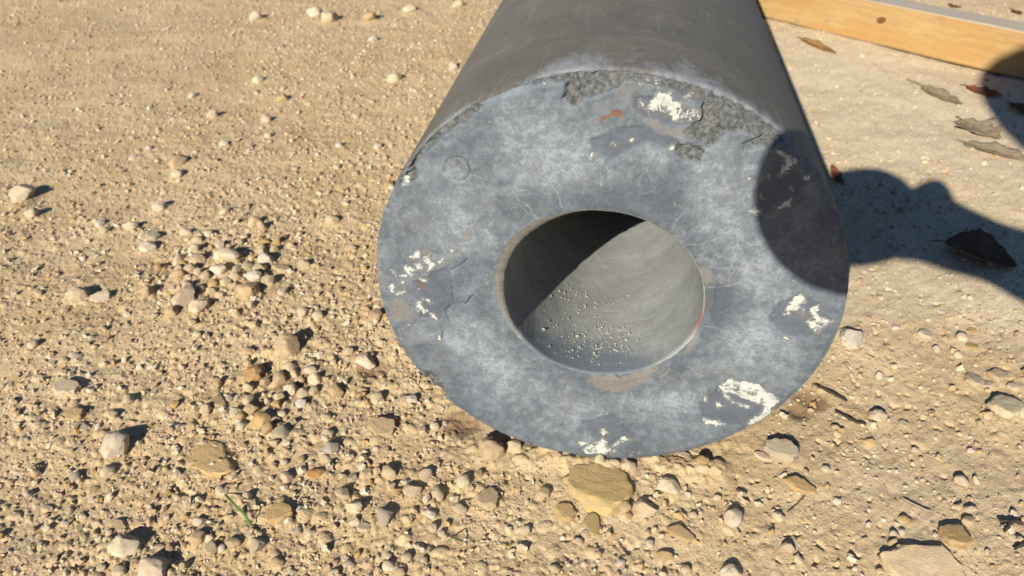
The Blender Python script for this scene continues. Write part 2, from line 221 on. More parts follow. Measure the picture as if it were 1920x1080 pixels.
WHITE=[[[0.0236,0.1305],[0.0278,0.1377],[0.0347,0.1381],[0.0356,0.1351],[0.0375,0.1333],[0.0406,0.1333],[0.0424,0.1285],[0.0458,0.1292],[0.0504,0.1255],[0.0477,0.124],[0.0428,0.1235],[0.0386,0.1227],[0.0349,0.1253],[0.0305,0.1272],[0.0248,0.1275]],[[0.0173,0.145],[0.0232,0.1453],[0.0229,0.1435],[0.0184,0.1439]],[[0.0249,0.1453],[0.0277,0.1446],[0.0283,0.1404],[0.0258,0.1421]],[[0.0192,0.1334],[0.0211,0.1335],[0.0218,0.1304],[0.02,0.1307]],[[0.0425,0.1363],[0.0471,0.1392],[0.0512,0.1356],[0.0488,0.1356],[0.0466,0.1373],[0.0433,0.1348]],[[0.0458,0.1292],[0.0539,0.1255],[0.0512,0.1236],[0.0475,0.1262]],[[-0.0078,0.0992],[-0.0063,0.1025],[-0.0058,0.1017],[-0.007,0.0988]],[[0.0372,0.107],[0.0386,0.107],[0.0387,0.1054],[0.0373,0.1054]],[[0.0147,0.111],[0.0165,0.1115],[0.0158,0.1098]],[[0.0041,0.1084],[0.0063,0.1081],[0.006,0.1073]],[[0.0797,0.0896],[0.0812,0.0892],[0.0808,0.0879]],[[-0.1155,0.0274],[-0.1097,0.0304],[-0.1095,0.0254],[-0.1072,0.0228],[-0.1092,0.0208],[-0.111,0.0168],[-0.113,0.0172],[-0.1126,0.0221],[-0.1158,0.0224]],[[-0.12,0.0217],[-0.1153,0.023],[-0.1163,0.0191],[-0.1199,0.0178]],[[-0.1282,0.0199],[-0.1258,0.0186],[-0.1206,0.0184],[-0.1212,0.017],[-0.1258,0.016],[-0.1239,0.0122],[-0.1257,0.0106],[-0.1274,0.0139]],[[-0.1046,0.0247],[-0.1012,0.0294],[-0.0977,0.0278],[-0.0981,0.0223],[-0.1006,0.0234],[-0.1045,0.0229]],[[-0.0966,0.0339],[-0.0906,0.0338],[-0.0946,0.0323]],[[-0.1186,0.0109],[-0.1141,0.0108],[-0.1159,0.008]],[[-0.1248,-0.0094],[-0.1214,-0.0098],[-0.118,-0.0158],[-0.1199,-0.0174],[-0.1227,-0.0133]],[[-0.1197,-0.0065],[-0.1141,-0.0071],[-0.114,-0.0098]],[[-0.1154,-0.0195],[-0.1134,-0.0204],[-0.1116,-0.0237],[-0.113,-0.0231]],[[-0.1395,-0.0349],[-0.1314,-0.0284],[-0.1309,-0.0305],[-0.1379,-0.0357]],[[-0.112,-0.0379],[-0.1102,-0.0367],[-0.1102,-0.0414],[-0.1117,-0.0415]],[[-0.1236,0.0266],[-0.1179,0.0305],[-0.1179,0.0273],[-0.1213,0.0258]],[[-0.141,0.0036],[-0.1387,0.0052],[-0.1369,-0.002],[-0.1299,0.0003],[-0.1301,-0.0012],[-0.1367,-0.004],[-0.1402,-0.0022]],[[-0.1315,0.007],[-0.1302,0.0071],[-0.1301,0.0023],[-0.1313,0.0022]],[[-0.1375,0.0162],[-0.136,0.0153],[-0.1344,0.0121],[-0.1284,0.0119],[-0.1284,0.0114],[-0.135,0.0111]],[[-0.1207,0.0835],[-0.1181,0.0836],[-0.1185,0.0808],[-0.1204,0.0805]],[[0.1157,0.0049],[0.1208,0.0117],[0.1249,0.0096],[0.1227,0.0062],[0.1207,0.0023],[0.1233,-0.001],[0.1192,-0.0024],[0.1162,-0.0017]],[[0.1215,-0.0033],[0.126,-0.004],[0.1319,-0.0102],[0.138,-0.013],[0.1354,-0.0178],[0.1315,-0.0146],[0.1274,-0.0093]],[[0.1292,-0.0007],[0.133,0.0035],[0.1333,-0.003],[0.1369,-0.0066],[0.1426,-0.0081],[0.1373,-0.0133],[0.1339,-0.0089],[0.1309,-0.0055]],[[0.1148,-0.0041],[0.1171,-0.0025],[0.1174,-0.0045]],[[0.1156,-0.0223],[0.119,-0.0228],[0.1186,-0.0239]],[[0.0799,-0.0689],[0.0865,-0.0614],[0.0962,-0.0622],[0.106,-0.065],[0.1121,-0.0711],[0.121,-0.0774],[0.1177,-0.0897],[0.1104,-0.0992],[0.1036,-0.1062],[0.1045,-0.0995],[0.1116,-0.0899],[0.1134,-0.0849],[0.1057,-0.0815],[0.0968,-0.0776],[0.0917,-0.0753],[0.0854,-0.0732]],[[0.084,-0.0736],[0.0922,-0.0823],[0.0909,-0.0844],[0.0857,-0.0777]],[[0.0944,-0.0833],[0.1036,-0.0841],[0.1037,-0.0864],[0.0959,-0.0859]],[[0.0735,-0.0993],[0.0892,-0.1032],[0.0825,-0.1049],[0.0767,-0.1037]],[[0.0795,-0.0846],[0.0852,-0.0859],[0.0828,-0.0892]],[[0.0712,-0.083],[0.0731,-0.0773],[0.0735,-0.0831]],[[-0.012,-0.1397],[-0.0039,-0.1333],[0.0027,-0.1265],[0.0054,-0.1309],[0.0062,-0.1363],[0.0136,-0.1396],[0.0116,-0.1424],[-0.0091,-0.1447]],[[0.0071,-0.1365],[0.0131,-0.1298],[0.0186,-0.1241],[0.0231,-0.1263],[0.0188,-0.1298],[0.0114,-0.1363]],[[-0.0151,-0.1338],[-0.0072,-0.1327],[-0.0115,-0.1366]],[[0.0012,-0.1193],[0.0044,-0.1169],[0.0059,-0.1214],[0.0027,-0.1251]],[[0.0944,0.1054],[0.1,0.1041],[0.1035,0.1023],[0.1075,0.1005],[0.1035,0.0971],[0.1,0.0927],[0.0965,0.0907],[0.1003,0.0989]],[[0.0977,0.0707],[0.105,0.0763],[0.1049,0.0725],[0.1,0.0697]],[[0.0852,0.0682],[0.0868,0.0709],[0.0922,0.0664],[0.0882,0.0662]],[[0.0896,0.0915],[0.0922,0.0944],[0.0916,0.0876]],[[0.0876,0.0792],[0.0887,0.0796],[0.0904,0.0763],[0.0891,0.0765]],[[0.1097,0.0895],[0.1141,0.093],[0.1124,0.0886]],[[0.1038,0.0845],[0.1053,0.0843],[0.105,0.082]]]
RUST=[[[-0.0034,0.1265],[0.0026,0.1267],[0.004,0.1282],[0.0076,0.1287],[0.0109,0.1266],[0.0092,0.1231],[0.0048,0.1249],[0.0019,0.1241],[-0.0006,0.1226],[-0.0015,0.1199],[-0.003,0.1217]],[[0.0018,0.121],[0.0045,0.12],[0.0035,0.1172]],[[0.064,0.0088],[0.0655,0.002],[0.0633,-0.0109],[0.0605,-0.0234],[0.0592,-0.022],[0.0621,-0.0095]],[[0.1231,0.0039],[0.1297,0.0029],[0.1298,-0.0006],[0.1277,0.0021]],[[0.0921,-0.0094],[0.0988,-0.0094],[0.0956,-0.0108]],[[-0.125,0.0069],[-0.1223,0.0084],[-0.1168,0.0078],[-0.1165,0.003],[-0.1202,-0.0006],[-0.1185,0.0039],[-0.1208,0.008]]]
DARK=[[[-0.0082,0.1107],[0.0122,0.1197],[0.0341,0.1153],[0.0416,0.1107],[0.0391,0.105],[0.0243,0.1096],[0.0128,0.1029],[0.0025,0.0969],[-0.0052,0.1017]],[[0.105,-0.0064],[0.1099,0.0052],[0.1206,0.0127],[0.1336,0.0052],[0.1414,-0.0084],[0.1339,-0.0221],[0.121,-0.0245],[0.1099,-0.0178]],[[0.0684,-0.0871],[0.0822,-0.0654],[0.0964,-0.0742],[0.1138,-0.088],[0.1035,-0.1032],[0.0826,-0.1053],[0.0732,-0.099]],[[-0.0134,-0.1102],[0.0123,-0.0999],[0.0278,-0.1218],[0.0115,-0.1413],[-0.002,-0.1277]],[[-0.1241,0.0074],[-0.0969,0.0219],[-0.1001,-0.0107],[-0.11,-0.0255],[-0.1238,-0.0223],[-0.1179,-0.0078]],[[0.0152,0.1365],[0.0229,0.1373],[0.0532,0.1248],[0.0515,0.1202],[0.0396,0.1185],[0.0164,0.1244]],[[0.0849,0.079],[0.0944,0.1026],[0.1102,0.0915],[0.1111,0.0757],[0.1011,0.062],[0.0888,0.0615]],[[0.0703,0.0185],[0.0804,0.0137],[0.0828,-0.0082],[0.0775,-0.02],[0.0698,-0.009]]]
DUST=[[[-0.0125,-0.07],[0.0149,-0.0632],[0.0411,-0.0515],[0.0324,-0.0662],[0.0206,-0.0768],[0.0101,-0.0832],[0.001,-0.0785]],[[0.0548,0.0315],[0.0675,0.0257],[0.0677,0.0184],[0.0636,0.0128]],[[-0.1481,-0.0101],[-0.1325,-0.0062],[-0.1257,-0.0173],[-0.1294,-0.0268],[-0.1437,-0.0256]],[[-0.0672,0.0623],[-0.0787,0.0527],[-0.0939,0.04],[-0.0928,0.0352],[-0.0745,0.049],[-0.0671,0.059]],[[0.0112,0.1274],[0.0253,0.1183],[0.0436,0.1123],[0.0403,0.1193],[0.0163,0.1267]],[[0.0119,0.1289],[0.011,0.1335],[0.0158,0.1372],[0.0148,0.129]],[[-0.009,-0.0661],[0.013,-0.0618],[0.0277,-0.0688],[0.022,-0.0776],[0.0035,-0.0759]],[[-0.1254,0.0279],[-0.1127,0.0348],[-0.1068,0.0314],[-0.1175,0.0273],[-0.1245,0.0224]],[[0.0884,0.0647],[0.0993,0.0682],[0.1096,0.0797],[0.1085,0.0705],[0.1003,0.0614],[0.0925,0.0606]],[[0.0523,-0.0429],[0.0595,-0.0183],[0.0633,-0.0239],[0.0592,-0.0423]],[[-0.0142,0.0966],[-0.0059,0.0959],[-0.0096,0.0933]],[[0.0073,0.0843],[0.0187,0.0846],[0.0165,0.082]]]
CHIP=[[[-0.0387,0.1448],[-0.0277,0.1478],[-0.017,0.1496],[0.0112,0.15],[0.0252,0.1475],[0.0531,0.1411],[0.0672,0.1368],[0.0817,0.1296],[0.097,0.1131],[0.0913,0.1091],[0.0762,0.1065],[0.0744,0.1096],[0.0836,0.1144],[0.0681,0.1158],[0.0563,0.1061],[0.0487,0.1116],[0.0426,0.1162],[0.0511,0.1248],[0.0525,0.1323],[0.0367,0.1403],[0.0113,0.1453],[0.0016,0.1379],[-0.0098,0.1341],[-0.0171,0.1306],[-0.0229,0.1347],[-0.0192,0.1445],[-0.0387,0.1433]],[[0.0398,0.1102],[0.049,0.1084],[0.0559,0.1045],[0.0545,0.0966],[0.0461,0.0987],[0.0395,0.1042]],[[-0.1214,0.0843],[-0.113,0.0916],[-0.111,0.0853],[-0.1144,0.0809],[-0.1213,0.0799]],[[-0.1292,-0.0699],[-0.1179,-0.0714],[-0.1097,-0.0934],[-0.1143,-0.1003],[-0.1241,-0.0832]],[[-0.1181,0.0896],[-0.1009,0.1108],[-0.0865,0.1235],[-0.073,0.1311],[-0.0678,0.1284],[-0.0784,0.1217],[-0.0914,0.1119],[-0.1039,0.1017],[-0.1152,0.0892]],[[0.0173,-0.142],[0.0256,-0.1369],[0.0341,-0.1374],[0.0268,-0.1444]]]
VEIN=[[[-0.0549,0.0805],[-0.0496,0.0711],[-0.0441,0.0656],[-0.0378,0.0584]],[[-0.0294,0.0827],[-0.0254,0.0726],[-0.024,0.0654]],[[-0.0773,0.0416],[-0.0721,0.04],[-0.0648,0.036]],[[-0.0787,0.0877],[-0.073,0.0867],[-0.0705,0.0816]],[[0.0509,0.0726],[0.0455,0.0641],[0.041,0.0549]],[[0.0492,0.0428],[0.0594,0.0457],[0.0693,0.0492]],[[0.0634,0.0128],[0.076,0.0155],[0.0862,0.018]],[[0.0638,-0.0166],[0.0739,-0.0174],[0.0867,-0.0231]],[[0.0586,-0.0502],[0.07,-0.0603]],[[-0.0522,0.0694],[-0.0386,0.0582]],[[-0.0958,-0.0339],[-0.0906,-0.0408],[-0.0871,-0.0491]],[[-0.0569,-0.0499],[-0.0474,-0.0585],[-0.0376,-0.0661]],[[-0.0224,-0.0781],[-0.0244,-0.0882]],[[0.0225,-0.079],[0.0265,-0.0898]],[[-0.148,0.0013],[-0.1361,0.0087],[-0.1275,0.012]],[[-0.0751,0.0596],[-0.0811,0.0509],[-0.0795,0.0424]],[[-0.1413,0.0624],[-0.1308,0.0611],[-0.1202,0.0656]],[[-0.0021,0.0968],[-0.0015,0.0815]],[[-0.0726,0.0016],[-0.075,0.0119],[-0.0697,0.0205],[-0.0615,0.029]],[[-0.0479,-0.073],[-0.0502,-0.0855],[-0.067,-0.0845],[-0.0674,-0.0746]]]
CRACK=[[[-0.0159,0.1478],[-0.0138,0.1426],[-0.0126,0.1404],[-0.0134,0.1386]],[[0.0512,0.1194],[0.052,0.1229],[0.0533,0.1259],[0.0526,0.1278]],[[-0.0171,0.1317],[-0.0173,0.134]],[[-0.0968,0.0182],[-0.0919,0.0208],[-0.0858,0.027]],[[-0.0902,-0.0087],[-0.0875,-0.0051],[-0.0839,-0.001]],[[-0.0981,0.0097],[-0.0978,0.005],[-0.0987,-0.0028],[-0.0983,-0.0087],[-0.101,-0.0108],[-0.1047,-0.015],[-0.1047,-0.019],[-0.1016,-0.0249]],[[-0.1086,-0.0285],[-0.1085,-0.0347],[-0.1105,-0.0423]],[[0.0114,-0.0635],[0.0159,-0.0676]]]
MARKS=[["the stone heap", -0.4107, 0.2291], ["the biggest cream rock", -0.39, -0.0211], ["the wide ochre slab", -0.3065, -0.0224], ["the orange brown stone", -0.3101, 0.0732], ["the tan pyramid stone", -0.293, 0.1068], ["the green grass blade", -0.2516, -0.0787], ["the cream rock with a pointed end", -0.2945, -0.125], ["the pale block stone", -0.1724, -0.0604], ["the tall grey stone", -0.1473, -0.0662], ["the grey white nugget", -0.2094, -0.0073], ["the biggest ochre slab", 0.0013, -0.0174], ["the crescent capped oval pebble", 0.0952, -0.0413], ["the broad grey flat stone", 0.1357, 0.0254], ["the largest buried slab", 0.2137, -0.0624], ["the round sunk cream stone", 0.3149, 0.0914], ["the white tooth shaped stone", 0.2141, 0.1695], ["the dark curled leaf", 0.3617, 0.3001], ["the cylinder's upper left rim", -0.286, 0.4558], ["the cylinder's lower left rim", -0.1526, 0.057], ["the high pale angular rock", -0.7777, 0.3845], ["the smooth flush brown stone", -0.1759, 0.0201], ["the yellowish angular stone", -0.2766, 0.0144], ["the half buried tan hump", -0.4687, 0.0343], ["the white lone oval pebble", -0.5285, 0.2678], ["the lone black capped pebble", 0.2149, 0.0702], ["the cylinder's shell", -0.2817, 0.9117], ["the wedge shaped tan stone", -0.5488, 0.1689], ["the long slanting cream rock", -0.3247, -0.1112], ["the upright pale grey stone", -0.1148, -0.0404], ["the broad dusty stone", 0.0353, -0.041]]
FROST=[[-0.0403, 0.1011, 0.020999999999999998, 0.7], [-0.0158, 0.0881, 0.015, 0.4], [-0.0827, 0.0457, 0.0195, 0.5], [-0.0683, 0.0056, 0.010499999999999999, 0.3], [0.0939, -0.0277, 0.020999999999999998, 0.75], [0.0941, 0.0224, 0.016499999999999997, 0.7], [0.0687, 0.0553, 0.013499999999999998, 0.4], [0.0471, -0.0889, 0.018, 0.45], [-0.0655, -0.0683, 0.018, 0.55], [-0.0939, -0.0411, 0.015, 0.4], [-0.0088, -0.0994, 0.018, 0.3], [-0.1053, 0.0859, 0.013499999999999998, 0.2], [0.0593, 0.0899, 0.015, 0.3], [0.1227, -0.0436, 0.013499999999999998, 0.4], [-0.0096, 0.0725, 0.018, -0.5], [-0.0545, 0.0675, 0.013499999999999998, -0.5], [0.0334, 0.079, 0.018, -0.4], [-0.0777, 0.0219, 0.010499999999999999, -0.4], [0.0738, 0.0052, 0.011999999999999999, -0.6], [-0.1053, -0.0051, 0.013499999999999998, -0.6], [-0.0475, -0.0977, 0.011999999999999999, -0.3], [-0.1284, 0.0399, 0.015, -0.2], [0.1393, -0.0245, 0.011999999999999999, -0.3], [0.0301, -0.1226, 0.020999999999999998, -0.3], [-0.0716, 0.1005, 0.011999999999999999, -0.2], [0.0144, 0.0988, 0.011999999999999999, -0.3], [0.0487, -0.0589, 0.010499999999999999, -0.3]]
HEAPS=[[-0.4077, 0.2293, 0.05, 0.005], [-0.2868, 0.0441, 0.05, 0.002]]
DENS=[[-1.134, 0.948, 0.28], [-0.819, 0.801, 0.28], [-0.622, 1.075, 0.6], [-0.418, 0.942, 0.55], [-0.566, 0.684, 0.5], [-0.399, 0.586, 0.55], [-0.778, 0.574, 0.42], [-0.747, 0.403, 0.42], [-0.572, 0.369, 0.5], [-0.567, 0.245, 0.4], [-0.429, 0.254, 1], [-0.357, 0.293, 0.7], [-0.29, 0.264, 0.75], [-0.278, 0.15, 0.9], [-0.22, 0.139, 0.85], [-0.351, 0.127, 0.65], [-0.458, 0.118, 0.4], [-0.54, 0.111, 0.4], [-0.463, 0.041, 0.5], [-0.293, 0.037, 1], [-0.245, 0.062, 0.8], [-0.358, 0.037, 0.5], [-0.182, 0.016, 0.7], [-0.145, 0.045, 0.7], [-0.216, -0.016, 0.65], [-0.373, -0.059, 0.5], [-0.399, -0.088, 0.55], [-0.304, -0.101, 0.7], [-0.246, -0.094, 0.65], [-0.196, -0.07, 0.6], [-0.143, -0.045, 0.6], [-0.111, -0.005, 0.6], [-0.077, -0.075, 0.5], [-0.046, -0.025, 0.45], [0.013, -0.047, 0.45], [0.051, -0.014, 0.5], [0.106, -0.032, 0.35], [0.149, 0.022, 0.25], [0.201, 0.002, 0.2], [0.249, -0.017, 0.25], [0.302, 0.094, 0.35], [0.258, 0.157, 0.25], [0.252, 0.228, 0.12], [0.348, 0.235, 0.1], [0.372, 0.611, 0.06], [0.359, 0.883, 0.04], [0.485, 0.598, 0.08], [0.219, -0.063, 0.25], [0.269, -0.057, 0.3], [-0.398, -0.146, 0.6]]
LEAVES=[[[0.2935, 0.9986], [0.3404, 0.9246], 0.022, "brown oval leaf lying between the timber board and the cylinder", "b"], [[0.4337, 0.7749], [0.4674, 0.7034], 0.028, "olive grey leaf with a long thin stem on the pale dirt", "g"], [[0.4958, 0.7756], [0.5297, 0.7343], 0.026, "dark red leaf at the shadow edge below the board", "r"], [[0.4511, 0.6559], [0.4788, 0.5914], 0.05, "broad lobed grey brown leaf beside the shadow", "g"], [[0.4311, 0.5767], [0.4926, 0.5242], 0.032, "long grey crumpled leaf, last before the picture edge", "g"], [[0.532, 0.7106], [0.5437, 0.673], 0.02, "small brown leaf deep in the shadow near the board", "r"], [[0.3358, 0.3264], [0.3914, 0.2869], 0.055, "large dark curled leaf with an orange rim in the hand shadow", "k"], [[0.2563, 0.499], [0.2611, 0.4517], 0.012, "tiny reddish leaf at the foot of the cylinder shell", "r"], [[0.5957, 1.2072], [0.6117, 1.1848], 0.014, "small dark leaf scrap on the dirt behind the board", "r"], [[0.6899, 1.1676], [0.6976, 1.1332], 0.014, "second dark leaf scrap behind the board, nearer its shaded end", "r"]]
TWIGS=[[[[0.1723, 0.0996], [0.1803, 0.0946], [0.1866, 0.0882], [0.1943, 0.0815]], 0.0022, "bark_strip", "dark crusty bark strip below the cylinder, nearer its rim"], [[[0.1832, 0.0695], [0.1908, 0.0631], [0.1962, 0.0584], [0.2035, 0.0557]], 0.002, "bark_strip", "dark curved bark strip farther from the cylinder rim"], [[[0.2683, -0.0287], [0.274, -0.0294], [0.2789, -0.0284], [0.2825, -0.0315]], 0.0016, "twig", "forked black twig on the right dirt"], [[[0.2691, -0.0381], [0.2743, -0.0315], [0.2796, -0.0266]], 0.0015, "twig", "short black twig crossing the forked twig"], [[[0.2704, -0.0511], [0.2744, -0.0486], [0.2801, -0.0435]], 0.0014, "twig", "little black twig below the forked one, near the edge"], [[[-0.4954, 0.2875], [-0.4851, 0.2846], [-0.4732, 0.2796]], 0.0007, "straw", "thin brown straw beside the stone heap"], [[[-0.6439, 0.1811], [-0.6264, 0.1794], [-0.6158, 0.1772]], 0.0007, "straw", "short dark straw on the far left dirt"], [[[0.132, -0.0363], [0.1402, -0.0286], [0.146, -0.0209]], 0.0006, "straw", "grey straw on the smooth dirt right of the oval pebble"], [[[0.2122, -0.0161], [0.2206, -0.0211], [0.2281, -0.0253]], 0.0008, "straw", "straight straw lying above the largest buried slab"]]
GRASS=[[[-0.2713, -0.0648], [-0.257, -0.0769], [-0.2462, -0.0842], [-0.2391, -0.0898]], [[-0.098, -0.0864], [-0.0925, -0.0875], [-0.0871, -0.0847]]]
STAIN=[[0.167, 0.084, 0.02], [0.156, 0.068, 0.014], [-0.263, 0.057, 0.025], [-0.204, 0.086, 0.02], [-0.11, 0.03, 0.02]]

CAMV = Vector(CAM); LV = Vector(LIGHT).normalized()
# ------------------------------------------------------------------ camera, sky, sun, exposure
cd = bpy.data.cameras.new('view_camera'); cam = bpy.data.objects.new('view_camera', cd); col.objects.link(cam)
cam.matrix_world = Matrix(((RT[0], UP[0], -FW[0], CAM[0]), (RT[1], UP[1], -FW[1], CAM[1]), (RT[2], UP[2], -FW[2], CAM[2]), (0, 0, 0, 1)))
cd.sensor_width = 36; cd.lens = FPX / 1920 * 36; cd.clip_start = 0.005; cd.clip_end = 500
cd.dof.use_dof = True; cd.dof.focus_distance = 0.47; cd.dof.aperture_fstop = 13
sc.camera = cam
w = bpy.data.worlds.new('World'); sc.world = w; w.use_nodes = True
nt = w.node_tree; bg = nt.nodes['Background']; sky = nt.nodes.new('ShaderNodeTexSky')
sky.sky_type = 'NISHITA'; sky.sun_disc = False
sky.sun_elevation = math.asin(-LV.z); sky.sun_rotation = math.atan2(-LV.x, -LV.y); sky.altitude = 100; sky.dust_density = 0.0; sky.ozone_density = 3.0
bg.inputs['Strength'].default_value = 0.05
tint = nt.nodes.new('ShaderNodeMix'); tint.data_type = 'RGBA'; tint.blend_type = 'MULTIPLY'; tint.inputs[0].default_value = 1; tint.inputs[7].default_value = (.80, .97, 1.22, 1)
nt.links.new(sky.outputs[0], tint.inputs[6]); nt.links.new(tint.outputs[2], bg.inputs[0])
sd = bpy.data.lights.new('sun', 'SUN'); sd.energy = 5.0; sd.angle = math.radians(0.53); sd.color = (1, .955, .87)
sun = bpy.data.objects.new('sun', sd); col.objects.link(sun); sun.rotation_euler = LV.to_track_quat('-Z', 'Y').to_euler(); sun.location = (-1, -3, 3)
sc.view_settings.view_transform = 'Standard'; sc.view_settings.look = 'None'; sc.view_settings.gamma = 1; sc.view_settings.use_curve_mapping = False
sc.view_settings.exposure = 0.74

# ------------------------------------------------------------------ noise in numpy
def h2(ix, iy, seed):
    h = (ix.astype(np.int64) * 374761393 + iy.astype(np.int64) * 668265263 + seed * 974634777) & 0xffffffff
    h = ((h ^ (h >> 13)) * 1274126177) & 0xffffffff
    h = ((h ^ (h >> 16)) * 2246822519) & 0xffffffff
    return ((h ^ (h >> 15)) & 0xffffff) / float(0x1000000)
def gn(x, y, seed=0):
    ix = np.floor(x); iy = np.floor(y); fx = x - ix; fy = y - iy
    u = fx * fx * fx * (fx * (fx * 6 - 15) + 10); v = fy * fy * fy * (fy * (fy * 6 - 15) + 10)
    def g(dx, dy):
        a = h2(ix + dx, iy + dy, seed) * 6.2831853
        return np.cos(a) * (fx - dx) + np.sin(a) * (fy - dy)
    n0 = g(0, 0); n1 = g(1, 0); n2 = g(0, 1); n3 = g(1, 1)
    return 1.5 * ((n0 + u * (n1 - n0)) * (1 - v) + (n2 + u * (n3 - n2)) * v)
def fbm(x, y, seed=0, oct=4, gain=.5):
    s = 0; a = 1; t = 0
    for o in range(oct):
        s = s + a * gn(x * 2 ** o, y * 2 ** o, seed + o * 17); t += a; a *= gain
    return s / t
def grit(x, y, cell, seed, dens):
    "rounded grains on a jittered grid; returns the height of the highest grain over each point"
    ix = np.floor(x / cell); iy = np.floor(y / cell); out = np.zeros_like(x)
    for dx in (-1, 0, 1):
        for dy in (-1, 0, 1):
            jx, jy = ix + dx, iy + dy
            cx = (jx + h2(jx, jy, seed)) * cell; cy = (jy + h2(jx, jy, seed + 1)) * cell
            r = cell * (.22 + .42 * h2(jx, jy, seed + 2) ** 2)
            an = h2(jx, jy, seed + 4) * 6.283; ex = (x - cx) * np.cos(an) + (y - cy) * np.sin(an); ey = -(x - cx) * np.sin(an) + (y - cy) * np.cos(an)
            d2 = (ex / r) ** 2 + (ey / (r * .72)) ** 2
            on = h2(jx, jy, seed + 3) < dens
            out = np.maximum(out, np.where(on & (d2 < 1), r * .75 * np.sqrt(np.maximum(0, 1 - d2)), 0))
    return out
def sstep(a, b, x):
    t = np.clip((x - a) / (b - a), 0, 1); return t * t * (3 - 2 * t)
DN = np.array(DENS); FILLET = [(q[0], q[1], q[2], q[3], q[4]) for q in STONES if q[2] > .0085]
def density(x, y):
    s = np.zeros_like(x); t = np.zeros_like(x)
    for px, py, d in DN:
        q = 1 / (((x - px) ** 2 + (y - py) ** 2) + .03 ** 2 * (1 + 2 * max(0, py)) ** 2) ** 1.6
        s += q * d; t += q
    return s / t
def ground_h(x, y, fine=True):
    dens = density(x, y)
    near = np.exp(-((x / .13) ** 2)) * sstep(-.12, -.02, y) * 1.0
    far = 1 + np.hypot(x, y) * .0
    h = .0075 * fbm(x / .28, y / .28, 3, 3) * (1 - .9 * near) + .0028 * fbm(x / .055, y / .055, 9, 3) * (1 - .6 * near) * (.75 + .55 * dens)
    h = h - .002 * near * 0
    # scraped, streaky packed dirt on the smooth side (streaks run along one direction)
    sx = x * .72 + y * .69; sy = -x * .69 + y * .72
    smooth = 1 - sstep(.2, .45, dens)
    h = h + smooth * .0013 * (1 - .55 * sstep(.1, .45, y)) * fbm(sy / .012, sx / .05, 21, 4, .6)
    h = h + .0006 * fbm(x / .012, y / .012, 31, 3) * (.5 + dens)
    if fine:
        dd = np.clip(dens + .35 * fbm(x / .05, y / .05, 51, 2), 0, 1)
        g1 = grit(x, y, .0105, 101, .12 + .5 * dd); g2 = grit(x + .31, y, .0058, 202, .14 + .7 * dd); g3 = grit(x, y + .7, .0033, 303, .12 + .7 * dd)
        k = .10 + .75 * sstep(.12, .6, dens)
        h = h + np.maximum(np.maximum(g1 * .55, g2 * .7), g3 * .75) * k
        pit = sstep(.25, .6, fbm(x / .014, y / .014, 77, 2)) * dd
        h = h - .0026 * pit
        p2 = sstep(.42, .7, fbm(x / .007, y / .007, 78, 2) + .35 * fbm(x / .05, y / .05, 79, 2)) * (1 - .75 * sstep(.12, .0, dens)) * (1 + .4 * (dens < .35))
        h = h - .0022 * p2
    rim = R - np.sqrt(np.maximum(0, R * R - np.minimum(np.abs(x - .018), R * .99) ** 2))
    h = h + sstep(-.020, -.003, y) * sstep(.012, .002, y) * sstep(.085, .06, np.abs(x - .018)) * np.clip(rim * .4 + .0002 + .0045 * fbm(x / .013, y / .013, 66, 4, .65) + .0045 * fbm(x / .035, y / .02, 67, 2), 0, .011)
    for X_, Y_, W_, D_, H_ in FILLET:
        k = np.where((np.abs(x - X_) < W_ * 1.3) & (np.abs(y - Y_) < W_ * 1.3))[0] if x.ndim else []
        if len(k):
            d = np.hypot((x[k] - X_) / W_, (y[k] - Y_) / D_) + .10 * gn(x[k] / (W_ * .3), y[k] / (W_ * .3), 55)
            h[k] = h[k] + H_ * .13 * sstep(1.05, .42, d)
    for hx, hy, hr, hh in HEAPS: h = h + hh * np.exp(-((x - hx) ** 2 + (y - hy) ** 2) / hr ** 2)
    for sx_, sy_, r_ in STAIN:
        h = h - .004 * np.exp(-((x - sx_) ** 2 + (y - sy_) ** 2) / (r_ * .6) ** 2)
    return h
def gh(x, y, skip=None): return float(ground_h(np.array([x], float), np.array([y], float), False)[0])

